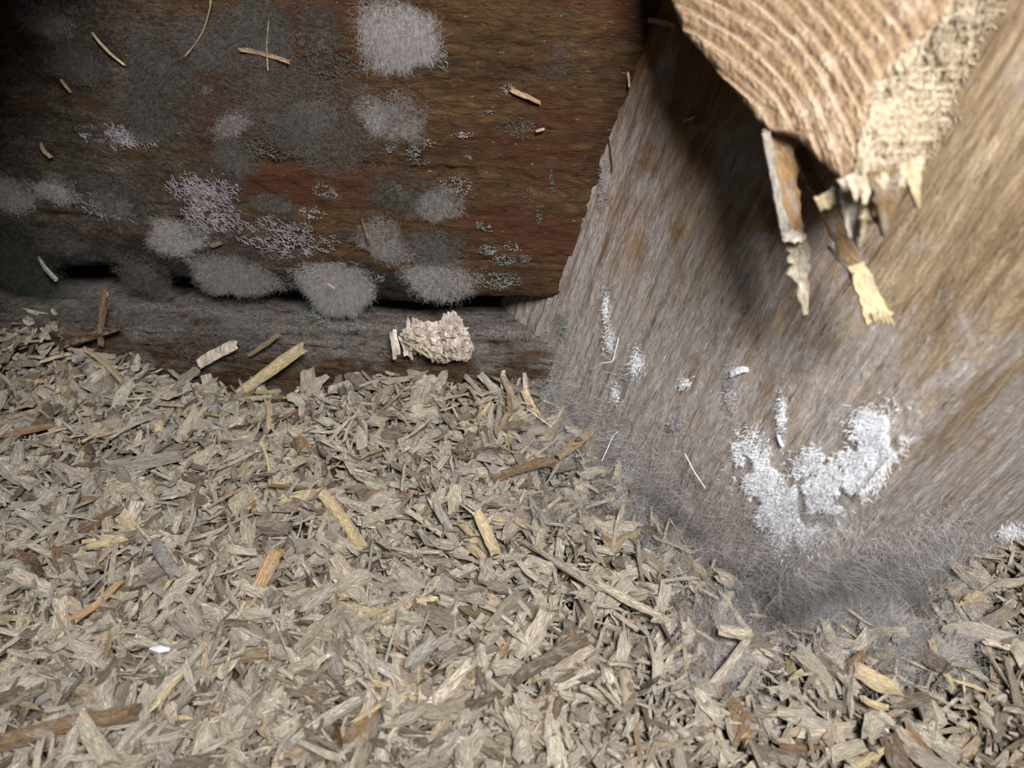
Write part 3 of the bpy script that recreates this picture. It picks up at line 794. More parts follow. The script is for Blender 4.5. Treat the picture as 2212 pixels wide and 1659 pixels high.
# torn end: rough fibrous face running back from the board's front edge
OX = np.array([(-150, 2330), (0, 2192), (60, 2152), (140, 2108), (230, 2062), (310, 2012), (345, 1990), (375, 1925), (395, 1862)], float)
nr2, nc2 = 190, 70
ys2 = np.linspace(-150, 398, nr2)
ix = np.interp(ys2, RX[:, 0], RX[:, 1]) - 4 + 5 * fbm(ys2 / 9, ys2 * 0 + 2, 4, 3)
ox = np.interp(ys2, OX[:, 0], OX[:, 1]) + 16 * fbm(ys2 / 10, ys2 * 0 + 7, 6, 3)
S2 = np.linspace(0, 1, nc2)
PX2 = ix[:, None] * (1 - S2) + ox[:, None] * S2; PY2 = np.repeat(ys2[:, None], nc2, 1)
inner = brd(ix, ys2); din = (inner - CAM) @ FWD
D2 = din[:, None] * (1 - S2) + (din[:, None] + 0.009) * S2
D2 = D2 - 0.004 * np.sin(np.pi * S2)[None] 
rg = 0.0026 * fbm(PX2 / 30 + PY2 / 50, PY2 / 60 - PX2 / 60, 1, 3) + 0.0010 * fbm(PX2 / 9, PY2 / 16, 3, 3)
torn = at_depth(PX2, PY2, D2 - rg)
tb = at_depth(PX2, PY2, D2 + 0.009)
v = np.concatenate([torn.reshape(-1, 3), tb.reshape(-1, 3)]); nn2 = nr2 * nc2
ring = np.concatenate([np.arange(nc2), np.arange(1, nr2) * nc2 + nc2 - 1, (nr2 - 1) * nc2 + np.arange(nc2 - 2, -1, -1), np.arange(nr2 - 2, 0, -1) * nc2]); r2 = np.roll(ring, -1)
f = np.concatenate([grid_faces(nr2, nc2, 0, True), grid_faces(nr2, nc2, nn2), np.stack([ring, r2, r2 + nn2, ring + nn2], 1)])
to = obj('torn_end', v, f, M_torn, parent=board, origin=tip, smooth=True)
to['label'] = 'pale rough torn end of the board'

def strands(roots, dirs, length, width, rng, segs=3, curl=0.5, droop=0.0):
    """thin tapering ribbons; returns verts, tris"""
    N = len(roots); dirs = unit(dirs)
    length = np.broadcast_to(length, (N,)); width = np.broadcast_to(width, (N,))
    side = unit(np.cross(dirs, unit(rng.normal(size=(N, 3)))))
    cv = unit(np.cross(dirs, rng.normal(size=(N, 3)))) * curl * rng.uniform(0.2, 1, N)[:, None]
    P = []
    for k in range(segs + 1):
        t = k / segs
        c = roots + (dirs * t + cv * t * t * 0.6 - Z * droop * t * t) * length[:, None]
        if k < segs:
            w = (side * (width * (1 - 0.6 * t) / 2)[:, None])
            P += [c - w, c + w]
        else: P.append(c)
    V = np.stack(P, 1)
    nv_ = V.shape[1]; F = []
    for k in range(segs - 1):
        F += [(2 * k, 2 * k + 1, 2 * k + 3), (2 * k, 2 * k + 3, 2 * k + 2)]
    F.append((2 * segs - 2, 2 * segs - 1, 2 * segs))
    F = np.array(F)[None] + (np.arange(N) * nv_)[:, None, None]
    return V.reshape(-1, 3), F.reshape(-1, 3)
# loose fibres bristling from the torn end
rng = np.random.default_rng(31)
N = 2600
ri = rng.integers(30, nr2, N); ci = np.where(rng.random(N) < 0.5, nc2 - 1 - (rng.exponential(4, N)).astype(int).clip(0, nc2 - 1), rng.integers(0, nc2, N))
roots = torn[ri, ci]
wd = unit(at_depth(1900, 420, .16) - at_depth(2060, 120, .16))
dirs = wd * 0.8 + RGT * rng.normal(0.35, 0.3, N)[:, None] + NF * 0.25 + rng.normal(0, 0.35, (N, 3))
v, f = strands(roots, dirs, rng.uniform(.001, .0034, N), rng.uniform(.00015, .0005, N), rng, 3, 0.5)
obj('torn_fibres', v, f, M_torn, parent=board, origin=tip)['kind'] = 'stuff'

# ragged splinters hanging from the board
def ribbon(name, path, widths, thick, mat, parent, flatdir, fold=0.0, sub=6, rag=0.12, label=None):
    """bent ragged strip through 3-D points; fold pushes its middle line out like a gutter"""
    path = np.asarray(path, float); widths = np.asarray(widths, float)
    n = (len(path) - 1) * sub + 1; tq = np.linspace(0, len(path) - 1, n)
    c = np.stack([np.interp(tq, np.arange(len(path)), path[:, q]) for q in range(3)], -1); w = np.interp(tq, np.arange(len(path)), widths)
    tan = unit(np.gradient(c, axis=0)); sd = unit(np.cross(tan, flatdir)); nm = np.cross(sd, tan)
    m = 7; s = np.linspace(-1, 1, m)
    el = 1 + rag * rng.normal(size=(n, 2))
    rowsF = []; rowsB = []
    for q in range(m):
        ww = w / 2 * (el[:, 0] if s[q] < 0 else el[:, 1]) * s[q]
        hgt = -fold * w * (1 - abs(s[q])) + rng.normal(0, 0.03, n) * w
        rowsF.append(c + sd * ww[:, None] + nm * hgt[:, None]); rowsB.append(c + sd * ww[:, None] + nm * (hgt - thick)[:, None])
    Fp = np.stack(rowsF, 1); Bp = np.stack(rowsB, 1); nn_ = n * m
    ring = np.concatenate([np.arange(m), np.arange(1, n) * m + m - 1, (n - 1) * m + np.arange(m - 2, -1, -1), np.arange(n - 2, 0, -1) * m]); r2 = np.roll(ring, -1)
    f = np.concatenate([grid_faces(n, m, 0, True), grid_faces(n, m, nn_), np.stack([ring, r2, r2 + nn_, ring + nn_], 1)])
    o = obj(name, np.concatenate([Fp.reshape(-1, 3), Bp.reshape(-1, 3)]), f, mat, parent=parent, origin=np.array(parent.location))
    uv = np.zeros((f.size, 2)); fr = f.reshape(-1) % nn_
    uv[:, 0] = (fr // m) * 1.0 * np.linalg.norm(path[-1] - path[0]) * 1000 / n; uv[:, 1] = (fr % m) * widths.mean() * 1000 / m
    finish_chip_mesh(o.data, uv + rng.random(2) * 300, np.full(2 * nn_, 0.6))
    if label: o['label'] = label
    return o
dp = lambda x, y, d: at_depth(x, y, d)
ribbon('splinter', [dp(1672, 272, .186), dp(1690, 330, .186), dp(1706, 420, .188), dp(1716, 505, .190)], [.0058, .0062, .0052, .0046], .0006, M_orange, board, -FWD, fold=0.30, label='folded orange-brown splinter hanging from the board')
ribbon('splinter', [dp(1655, 285, .184), dp(1672, 380, .185), dp(1690, 470, .188), dp(1702, 520, .189)], [.0018, .0016, .0020, .0024], .0009, M_greychip, board, -FWD, fold=0.1)
ribbon('splinter', [dp(1718, 510, .190), dp(1728, 560, .191), dp(1732, 610, .193), dp(1742, 680, .196)], [.0050, .0056, .0038, .0012], .0008, M_chip, board, -FWD, fold=0.35, rag=0.2, label='pale frayed tip of the folded splinter')
ribbon('splinter', [dp(1690, 512, .188), dp(1722, 508, .186), dp(1742, 512, .188)], [.0022, .0030, .0016], .0008, M_clod, board, -FWD, rag=0.3)
ribbon('splinter', [dp(1725, 320, .190), dp(1758, 390, .190), dp(1800, 470, .189), dp(1840, 560, .188), dp(1862, 600, .188)], [.0028, .0032, .0044, .0042, .0044], .0010, M_brownchip, board, -FWD, fold=0.15, label='long brown splinter hanging from the board')
ribbon('splinter', [dp(1850, 570, .187), dp(1872, 620, .186), dp(1900, 690, .186)], [.0040, .0048, .0062], .0010, M_straw, board, -FWD, fold=0.08, rag=0.1, label='pale yellow brush-like end of the long splinter')
ribbon('splinter', [dp(1834, 385, .165), dp(1836, 440, .168), dp(1846, 500, .172), dp(1862, 530, .176)], [.0044, .0034, .0034, .0018], .0008, M_clod, board, -FWD, fold=0.2, label='whitish strip running down from the board tip')
ribbon('splinter', [dp(1766, 442, .172), dp(1800, 425, .170), dp(1828, 408, .168)], [.0034, .0036, .0026], .0010, M_straw, board, -FWD, fold=0.1)
ribbon('splinter', [dp(1884, 425, .164), dp(1874, 470, .166), dp(1864, 520, .169)], [.0018, .0020, .0012], .0008, M_straw, board, -FWD)
ribbon('splinter', [dp(1862, 462, .166), dp(1898, 478, .165)], [.0016, .0012], .0007, M_straw, board, -FWD)
ribbon('splinter', [dp(1912, 365, .160), dp(1916, 430, .161), dp(1914, 512, .163)], [.0066, .0052, .0006], .0016, M_straw, board, -FWD, fold=0.25, label='pale pointed spike at the torn end')
ribbon('splinter', [dp(1968, 345, .161), dp(1978, 400, .162), dp(1986, 450, .164)], [.0040, .0026, .0005], .0012, M_straw, board, -FWD, fold=0.2)
ribbon('splinter', [dp(1880, 368, .161), dp(1872, 400, .161), dp(1868, 440, .162)], [.0030, .0026, .0008], .0010, M_torn, board, -FWD)
ribbon('splinter', [dp(1846, 585, .188), dp(1815, 560, .187), dp(1790, 532, .186)], [.0014, .0012, .0006], .0006, M_chip, board, -FWD)
for k in range(6):
    x0 = 1870 + 9 * k
    ribbon('splinter', [dp(x0, 672 + rng.normal(0, 5), .186), dp(x0 + 9 + k * 1.5, 700 + rng.normal(0, 5), .186)], [.0010, .0005], .0006, M_straw, board, -FWD) if k < 6 else None
for k in range(16):
    x0 = 1840 + 10 * k + rng.normal(0, 4); y0 = np.interp(x0, [1840, 1900, 2000], [385, 380, 330])
    ribbon('splinter', [dp(x0, y0, .161), dp(x0 + rng.normal(3, 6), y0 + rng.uniform(18, 55), .162)], [rng.uniform(.0014, .003), .0005], .0009, M_torn, board, -FWD)

# ------------------------------------------------------------------ mould on the wall
rng = np.random.default_rng(77)
def puff(px, py, rx, ry, tone, label, h=0.45, dens=1.0, streak=0.0, spread=0.55, name='mould_puff', cat='mould', group='mould puffs on the back wall', tilt=0.0):
    c = wall_pt(px, py)
    dpt = float((c - CAM) @ FWD)
    a = rx * dpt / F_PX; b = ry * dpt / F_PX
    N = int(np.clip(5600 * dens * (a * b) / (0.010 * 0.008), 1300, 10500))
    r = np.sqrt(1 - np.sqrt(rng.random(N))) * 1.45; th = rng.uniform(0, 2 * np.pi, N)
    lump = 1 + 0.55 * fbm(np.cos(th) * 1.3 + px * .1, np.sin(th) * 1.3 + py * .1, 2, 3)
    du = r * np.cos(th) * a * lump; dv = r * np.sin(th) * b * lump
    if tilt: du, dv = du * math.cos(tilt) - dv * math.sin(tilt), du * math.sin(tilt) + dv * math.cos(tilt)
    hh = min(a, b) * h
    ln = hh * (0.20 + 0.9 * np.clip(1 - r * r / 1.6, 0, 1)) * rng.uniform(0.5, 1.15, N)
    roots = c + np.outer(du, EU) + np.outer(dv, Z) + EN * 0.0003
    dirs = EN * 1.0 + spread * (np.outer(du / a, EU) + np.outer(dv / b, Z)) + rng.normal(0, 0.35, (N, 3)) - Z * streak
    v1, f1 = strands(roots, dirs, ln, 0.00008, rng, 2, 0.8, droop=0.25 + streak)
    # fine mat that lies close on the wood and frays out round the edge
    M2 = N // 2
    th2 = rng.uniform(0, 2 * np.pi, M2); r2_ = np.sqrt(1 - np.sqrt(rng.random(M2))) * 1.5
    l2 = 1 + 0.55 * fbm(np.cos(th2) * 1.3 + px * .1, np.sin(th2) * 1.3 + py * .1, 2, 3)
    x2, y2 = r2_ * np.cos(th2) * a * l2, r2_ * np.sin(th2) * b * l2
    if tilt: x2, y2 = x2 * math.cos(tilt) - y2 * math.sin(tilt), x2 * math.sin(tilt) + y2 * math.cos(tilt)
    ro2 = c + np.outer(x2, EU) + np.outer(y2, Z) + EN * (0.0006 + hh * 0.5 * rng.random(M2) * np.clip(1 - r2_ ** 2, 0, 1))[:, None]
    v2, f2 = strands(ro2, rng.normal(size=(M2, 3)) * [1, .5, 1], rng.uniform(.2, .5, M2) * min(a, b), 0.00007, rng, 2, 1.2)
    # soft body
    nlat, nlon = 14, 28
    rad = np.linspace(0, 1, nlat)[:, None]; an = np.linspace(0, 2 * np.pi, nlon, endpoint=False)[None]
    lm = 1 + 0.55 * fbm(np.cos(an) * 1.3 + px * .1, np.sin(an) * 1.3 + py * .1, 2, 3)
    bu = rad * np.cos(an) * a * 0.50 * lm; bv_ = rad * np.sin(an) * b * 0.50 * lm
    if tilt: bu, bv_ = bu * math.cos(tilt) - bv_ * math.sin(tilt), bu * math.sin(tilt) + bv_ * math.cos(tilt)
    bh = hh * 0.40 * np.sqrt(np.clip(1 - rad ** 2, 0, 1)) * (1 + 0.5 * fbm(bu * 500 + px, bv_ * 500 + py, 3, 3)) - 0.0006
    v3 = (c + EU * bu[..., None] + Z * bv_[..., None] + EN * bh[..., None]).reshape(-1, 3)
    i = np.arange(nlat - 1)[:, None] * nlon + np.arange(nlon)[None]; j = np.arange(nlat - 1)[:, None] * nlon + (np.arange(nlon)[None] + 1) % nlon
    f3 = np.concatenate([np.stack([i, i + nlon, j + nlon], -1).reshape(-1, 3), np.stack([i, j + nlon, j], -1).reshape(-1, 3)])
    vs = np.concatenate([v1, v2, v3]); fs = np.concatenate([f1, f2 + len(v1), f3 + len(v1) + len(v2)])
    o = obj(name, vs, fs, M_puff[tone], origin=c, basis=WBASIS)
    return tag(o, label, cat, group)
PUFFS = [
    (95, 34, 52, 34, 'bright', 'pale blurred mould puff in the top left corner of the wall'),
    (172, 128, 46, 44, 'dim', 'dull grey mould spot beside the slanting tan straw'),
    (340, 130, 62, 62, 'dark', 'brownish haze of mould between straw and hanging stem'),
    (452, 92, 62, 52, 'dim', 'grey-green mould patch around the long hair-thin stem'),
    (566, 66, 56, 62, 'dim', 'brownish grey mould puff behind the thin upright stem'),
    (868, 72, 82, 58, 'bright', 'largest pale shaggy mould puff at the top centre of the wall', dict(streak=0.55, h=.42)),
    (668, 250, 106, 82, 'dim', 'very large dark grey mould patch in the middle of the wall', dict(h=.22)),
    (808, 246, 30, 36, 'bright', 'small bright white mould puff beside the large grey patch'),
    (868, 262, 52, 46, 'mid', 'streaky mid-grey mould patch right of the small white puff', dict(h=.25)),
    (506, 264, 52, 22, 'mid', 'pale elongated mould smear slanting upward on the wall', dict(tilt=.5)),
    (508, 340, 42, 34, 'dim', 'soft grey mould spot under the slanting smear'),
    (318, 244, 66, 58, 'dark', 'dark mould patch above the arching white mould web'),
    (18, 416, 56, 34, 'bright', 'pale oblong mould puff cut by the left picture edge'),
    (116, 412, 46, 23, 'bright', 'oval pale mould puff second from the left edge'),
    (378, 508, 52, 38, 'bright', 'round pale mould puff left of the tan crumb'),
    (500, 592, 84, 44, 'mid', 'wide dull mould puff low over the dark gap'),
    (735, 616, 66, 60, 'bright', 'big round smooth mould ball with a tiny yellow speck', dict(h=.62)),
    (862, 414, 66, 46, 'dark', 'round olive-grey mould patch in the centre of the wall', dict(h=.3)),
    (946, 440, 46, 34, 'mid', 'grey-brown mould puff touching the olive-grey patch'),
    (826, 520, 42, 46, 'mid', 'squarish grey mould puff above and right of the mould ball', dict(h=.3)),
    (936, 534, 50, 40, 'dim', 'dull brown-grey mould puff above the wide pale puff', dict(h=.3)),
    (944, 602, 66, 36, 'bright', 'wide pale mould puff just above the crumbly clod'),
    (600, 442, 46, 24, 'dim', 'flat dim mould spot right of the lilac web'),
    (250, 428, 62, 56, 'dark', 'faint dark mould patch left of the lilac web', dict(h=.2)),
    (140, 520, 34, 26, 'dark', 'small dim mould spot above the white pointed splinter'),
    (312, 592, 48, 40, 'dark', 'dark grey mould puff at the left end of the gap'),
    (30, 560, 66, 76, 'green', 'greenish black mould mass in the lower left corner of the wall', dict(h=.3)),
    (215, 300, 40, 24, 'dark', 'dark smudge of mould left of the arching web', dict(h=.2)),
    (560, 170, 60, 40, 'dark', 'dim grey mould patch under the level wall sliver', dict(h=.2)),
    (690, 60, 60, 46, 'dark', 'dark mottled mould patch left of the shaggy puff', dict(h=.2)),
    (430, 190, 60, 50, 'dark', 'dim mould patch below the hanging stem', dict(h=.2)),
]
for p in PUFFS: puff(*p[:6], **dict(dict(dens=0.5) if p[4] == 'dark' else {}, **(p[6] if len(p) > 6 else {})))

def crust(px, py, rx, ry, tone, label, pt=wall_pt, e1=EU, e2=Z, en=EN, group='mould crusts on the back wall', dens=1.0, shape=None, size=0.00022, name='mould_crust'):
    c = pt(px, py); dpt = float((c - CAM) @ FWD)
    a = rx * dpt / F_PX; b = ry * dpt / F_PX
    N = int(np.clip(dens * a * b * np.pi / (0.00042 ** 2), 40, 5000))
    r = np.sqrt(rng.random(N)) * (1 + 0.12 * rng.normal(size=N)); th = rng.uniform(0, 2 * np.pi, N)
    lm = 1 + 0.7 * fbm(np.cos(th) * 1.8 + px * .37, np.sin(th) * 1.8 + py * .37, 4, 3)
    du = r * np.cos(th) * a * lm; dv = r * np.sin(th) * b * lm
    keep = fbm(du * 700 + px, dv * 1200 + py, 5, 3) > -0.16
    du, dv = du[keep], dv[keep]; N = len(du)
    base = np.array([(1, 0, 0), (-.5, .87, 0), (-.5, -.87, 0), (0, 0, 1.1), (.6, .4, .7)])
    tris = np.array([(0, 4, 3), (0, 1, 4), (1, 3, 4), (1, 2, 3), (2, 0, 3)])
    s = size * rng.uniform(0.6, 1.7, N)
    an = rng.uniform(0, 6.28, N); ca_, sa_ = np.cos(an), np.sin(an)
    bx_ = base[None, :, 0] * ca_[:, None] - base[None, :, 1] * sa_[:, None]; by_ = base[None, :, 0] * sa_[:, None] + base[None, :, 1] * ca_[:, None]
    V = (c + du[:, None, None] * e1 + dv[:, None, None] * e2 + en * 0.0004
         + (bx_ * s[:, None])[..., None] * e1 + (by_ * s[:, None])[..., None] * e2 + (base[None, :, 2] * s[:, None])[..., None] * en)
    F = (tris[None] + (np.arange(N) * 5)[:, None, None]).reshape(-1, 3)
    o = obj(name, V.reshape(-1, 3), F, M_puff[tone], origin=c, basis=np.stack([e1, e2, np.cross(e1, e2)]))
    return tag(o, label, 'mould', group)
CRUSTS = [
    (705, 413, 28, 16, 'crust', 'blue-green mould crust in the middle of the wall'),
    (986, 400, 34, 21, 'mid', 'whitest crusty mould spot right of the olive-grey patch'),
    (924, 308, 17, 11, 'crust', 'right-hand one of three small pale crust spots'),
    (892, 326, 20, 13, 'crust', 'middle one of three small pale crust spots'),
    (836, 320, 16, 9, 'crust', 'left-hand one of three small pale crust spots'),
    (902, 348, 26, 9, 'dim', 'thin grey speckle under the three small crust spots'),
    (998, 290, 20, 9, 'lilac', 'small pinkish crust fleck left of the straw-tipped spot'),
    (1046, 487, 21, 12, 'crust', 'small oval pale crust on the lower right wall'),
    (1052, 540, 26, 14, 'crust', 'upper left of a pair of overlapping pale crusts'),
    (1088, 562, 26, 15, 'crust', 'lower right of a pair of overlapping pale crusts'),
    (1078, 606, 48, 22, 'crust', 'broad pale green crust low on the wall by the post'),
    (1108, 533, 20, 9, 'lilac', 'pinkish crust fleck above the broad pale green crust'),
    (1130, 558, 22, 12, 'dim', 'faint grey crust nearest the post foot on the wall'),
    (688, 690, 38, 26, 'crust', 'blue-green crust growing over the sole plate edge'),
    (820, 604, 13, 14, 'crust', 'small blue-green speckle right of the mould ball'),
    (1118, 276, 34, 22, 'dim', 'grey fuzzy mould spot with a yellow splinter in it'),
    (1096, 192, 11, 11, 'lilac', 'tiny white crust at the head of the orange-brown sliver'),
    (1060, 243, 9, 7, 'crust', 'tiny pale dot of crust above the straw-tipped spot'),
    (1010, 337, 8, 7, 'crust', 'tiny pale dot of crust below the straw-tipped spot'),
    (1140, 418, 24, 13, 'dim', 'dull pinkish crust patch on the right of the wall'),
    (1192, 388, 6, 24, 'dim', 'narrow upright grey crust streak near the post edge'),
    (1164, 462, 7, 28, 'dim', 'narrow slanting grey crust streak above the post foot'),
    (665, 460, 34, 14, 'lilac', 'speckled lilac crust under the blue-green crust'),
    (676, 90, 34, 20, 'dim', 'grey speckled crust near the top of the wall'),
    (960, 130, 10, 22, 'crust', 'small pale crust streak right of the shaggy puff'),
    (865, 155, 12, 8, 'crust', 'tiny crust spot right under the shaggy puff'),
]
for p in CRUSTS: crust(*p)

def web(px, py, rx, ry, n, tone, label, pt=wall_pt, e1=EU, e2=Z, en=EN, group='branching mould webs on the wall', L=0.0034):
    """branching threads creeping over the wood"""
    c = pt(px, py); dpt = float((c - CAM) @ FWD); a = rx * dpt / F_PX; b = ry * dpt / F_PX
    Vs, Fs, o_ = [], [], 0
    th = rng.uniform(0, 6.28, n); r = np.sqrt(1 - np.sqrt(rng.random(n))) * 1.5
    st = np.stack([r * np.cos(th) * a, r * np.sin(th) * b], -1)
    K = 7
    ang = rng.uniform(0, 6.28, n); pth = [st]
    for k in range(K):
        ang = ang + rng.normal(0, 0.65, n); pth.append(pth[-1] + np.stack([np.cos(ang), np.sin(ang)], -1) * (L / K * rng.uniform(.4, 1.4, n))[:, None])
    pth = np.stack(pth, 1)                                   # n,K+1,2
    w = rng.uniform(.00003, .00009, n)[:, None] * np.linspace(1, .4, K + 1)[None]
    tn = np.gradient(pth, axis=1); tn = tn / (np.linalg.norm(tn, axis=-1, keepdims=True) + 1e-9); nn_ = np.stack([-tn[..., 1], tn[..., 0]], -1)
    hgt = 0.0005 + 0.0006 * np.abs(fbm(pth[..., 0] * 900, pth[..., 1] * 900, 1, 2))
    mk = lambda q, h: c + q[..., :1] * e1 + q[..., 1:2] * e2 + h[..., None] * en
    Lp = mk(pth - nn_ * w[..., None], hgt - .0004); Rp = mk(pth + nn_ * w[..., None], hgt - .0004); Tp = mk(pth, hgt + w)
    V = np.stack([Lp, Tp, Rp], 2).reshape(n, -1, 3)
    F = []
    for k in range(K):
        q = 3 * k
        for s_ in (0, 1): F += [(q + s_, q + s_ + 1, q + s_ + 4), (q + s_, q + s_ + 4, q + s_ + 3)]
    F = (np.array(F)[None] + (np.arange(n) * V.shape[1])[:, None, None]).reshape(-1, 3)
    o = obj('mould_web', V.reshape(-1, 3), F, M_puff[tone], origin=c, basis=np.stack([e1, e2, np.cross(e1, e2)]))
    return tag(o, label, 'mould', group)
web(438, 408, 60, 26, 400, 'lilac', 'bright lilac-white branching mould web in the left middle of the wall')
web(456, 466, 50, 30, 280, 'lilac', 'lower lilac web hanging beneath the bright one')
web(262, 296, 66, 15, 300, 'lilac', 'arching pinkish white mould web on the left of the wall')
web(232, 445, 44, 24, 260, 'lilac', 'small lilac web on the dark left of the wall')
web(610, 512, 88, 36, 330, 'lilac', 'brownish lilac mould web left of the mould ball')
web(880, 548, 46, 26, 90, 'lilac', 'sparse white threads between the grey puffs above the clod')
web(560, 320, 60, 20, 120, 'dim', 'faint brown mould threads under the very large grey patch')
web(700, 140, 70, 26, 130, 'dim', 'faint mould threads along the reddish stain')

# mould on the sole plate
def mat_patch(name, pts, nrm_, n, tone, label, length, width=0.00014, spread=0.8, cat='mould', droop=0.0, segs=4, curl=1.0, lay=None, origin=None):
    pts = np.asarray(pts); n = len(pts)
    d = (nrm_ if np.ndim(nrm_) == 2 else np.tile(nrm_, (n, 1))) * 0.45 + rng.normal(0, spread, (n, 3))
    if lay is not None: d = d + lay
    v, f = strands(pts, d, length * rng.uniform(.4, 1.2, n), width * rng.uniform(.6, 1.5, n), rng, segs, curl, droop)
    o = obj(name, v, f, M_puff[tone], origin=pts.mean(0) if origin is None else origin)
    return tag(o, label, cat)
def gauss(n, cx, cy, sx, sy, corr=0.0):
    x = rng.normal(size=n); y = corr * x + math.sqrt(1 - corr * corr) * rng.normal(size=n)
    return cx + sx * x, cy + sy * y
x, y = gauss(2600, 470, 740, 70, 26)
mat_patch('mould_mat', wall_pt(x, y, 0.0135), EN * .5 + Z * .5, 0, 'dim', 'grey cobwebby mould over the sole plate by the white flake', .0035)
x, y = gauss(1800, 200, 690, 110, 10)
mat_patch('mould_mat', wall_pt(x, y, 0.0115), EN * .5 + Z * .5, 0, 'dark', 'dark grey fuzz along the sole plate at the left', .0022)
x, y = gauss(700, 760, 705, 70, 5)
mat_patch('mould_mat', wall_pt(x, y, 0.0125), EN * .5 + Z * .5, 0, 'mid', 'pale fuzz along the sole plate edge left of the clod', .0016)
x, y = gauss(700, 1085, 718, 40, 7)
mat_patch('mould_mat', wall_pt(x, y, 0.0125), EN * .5 + Z * .5, 0, 'mid', 'pale fuzz along the sole plate edge right of the clod', .0018)

# ------------------------------------------------------------------ mould on the post
LAYA = -G
def on_post(x, y, out=0.0006):
    """points on whichever face of the post lies under the pixels"""
    a = post_pt(x, y, out); s = (a - P1) @ EA
    b = front_pt(x, y, out)
    return np.where((s > WID - 0.001)[..., None], b, a), np.where((s > WID - 0.001)[..., None], NB, NA)
def poly_sample(poly, n):
    poly = np.asarray(poly, float); out = []
    lo_, hi_ = poly.min(0), poly.max(0); tot = 0
    while tot < n:
        q = rng.uniform(lo_, hi_, (n * 3, 2)); ins = np.zeros(len(q), bool); j = len(poly) - 1
        for i in range(len(poly)):
            c_ = ((poly[i, 1] > q[:, 1]) != (poly[j, 1] > q[:, 1])) & (q[:, 0] < (poly[j, 0] - poly[i, 0]) * (q[:, 1] - poly[i, 1]) / (poly[j, 1] - poly[i, 1] + 1e-9) + poly[i, 0])
            ins ^= c_; j = i
        q = q[ins]; out.append(q); tot += len(q)
    return np.concatenate(out)[:n].T
# white V-shaped growth
V1 = [(1585, 975), (1625, 950), (1680, 1020), (1700, 1070), (1735, 1000), (1775, 960), (1790, 1020), (1830, 965), (1900, 900), (1955, 880), (1940, 960), (1880, 1040), (1800, 1110), (1740, 1150), (1705, 1205), (1680, 1150), (1630, 1100), (1600, 1040)]
x, y = poly_sample(V1, 26000)
x = x + rng.normal(0, 13, len(x)); y = y + rng.normal(0, 17, len(y))
k = fbm(x / 28, y / 40, 2, 4) > -0.12
x, y = x[k], y[k]
p, nn_ = on_post(x, y)
v1, f1 = strands(p, nn_ * 0.7 + rng.normal(0, .5, p.shape) - G * 0.35, rng.uniform(.0006, .0020, len(p)), rng.uniform(.00012, .00030, len(p)), rng, 3, .8)
tag(obj('mould_growth', v1, f1, M_puff['white'], origin=p.mean(0)), 'thick white V-shaped mould growth near the foot of the post', 'mould')
for cx_, cy_, sx_, sy_, n_, tone, label in (
        (1310, 668, 7, 36, 240, 'white', 'bright white upright streak on the post by its left edge'),
        (1318, 735, 12, 28, 240, 'white', 'white smear just below the bright upright streak'),
        (1376, 782, 13, 24, 380, 'white', 'bright white oval fleck left of the post middle'),
        (1216, 704, 11, 26, 300, 'crust', 'pale grey oval mould spot on the post edge above the clod'),
        (1165, 760, 7, 22, 160, 'crust', 'small pale spot on the post edge by the sole plate'),
        (1352, 806, 12, 18, 160, 'lilac', 'pale lilac fleck beside the bright white oval'),
        (1462, 918, 15, 14, 240, 'lilac', 'small pale lilac spot above the veil on the post'),
        (1578, 845, 12, 46, 400, 'veil', 'grey upright mould streak under the white pellet'),
        (1690, 892, 8, 42, 260, 'white', 'thin white drip on the post above the V-shaped growth'),
        (1300, 415, 7, 45, 180, 'lilac', 'long pale streak high on the left edge of the post'),
        (1330, 850, 8, 22, 140, 'white', 'narrow white dash low on the post edge'),
        (1245, 890, 9, 16, 140, 'lilac', 'pale speck at the corner of post and litter'),
        (1480, 828, 14, 10, 120, 'white', 'scattered white specks left of the white pellet'),
        (2185, 1150, 26, 18, 700, 'white', 'bright white mould tuft at the right picture edge'),
        (2108, 1250, 36, 12, 500, 'white', 'white mould tuft along the front foot of the post'),
        (1925, 1190, 60, 20, 900, 'lilac', 'pale mould smear on the front face of the post'),
        (1880, 915, 34, 30, 800, 'white', 'cream-white tuft at the upper right end of the V')):
    x, y = gauss(int(n_ * 1.5), cx_, cy_, sx_ * .6, sy_ * .6)
    p, nn_ = on_post(x, y)
    v1, f1 = strands(p, nn_ * 0.5 + rng.normal(0, .4, p.shape) - G * .5, rng.uniform(.0006, .0018, len(p)), rng.uniform(.0001, .00025, len(p)), rng, 3, .6)
    tag(obj('mould_fleck', v1, f1, M_puff[tone], origin=p.mean(0)), label, 'mould', 'mould flecks on the post')
psliver((1578, 808), (1611, 796), 2.2, 1.6, M_puff['white'], 'white pellet stuck on the middle of the post', cat='pellet', name='mould_pellet')
psliver((1680, 940), (1690, 965), 1.0, .7, M_puff['white'], 'tiny white pellet below the thin white drip', cat='pellet', name='mould_pellet')
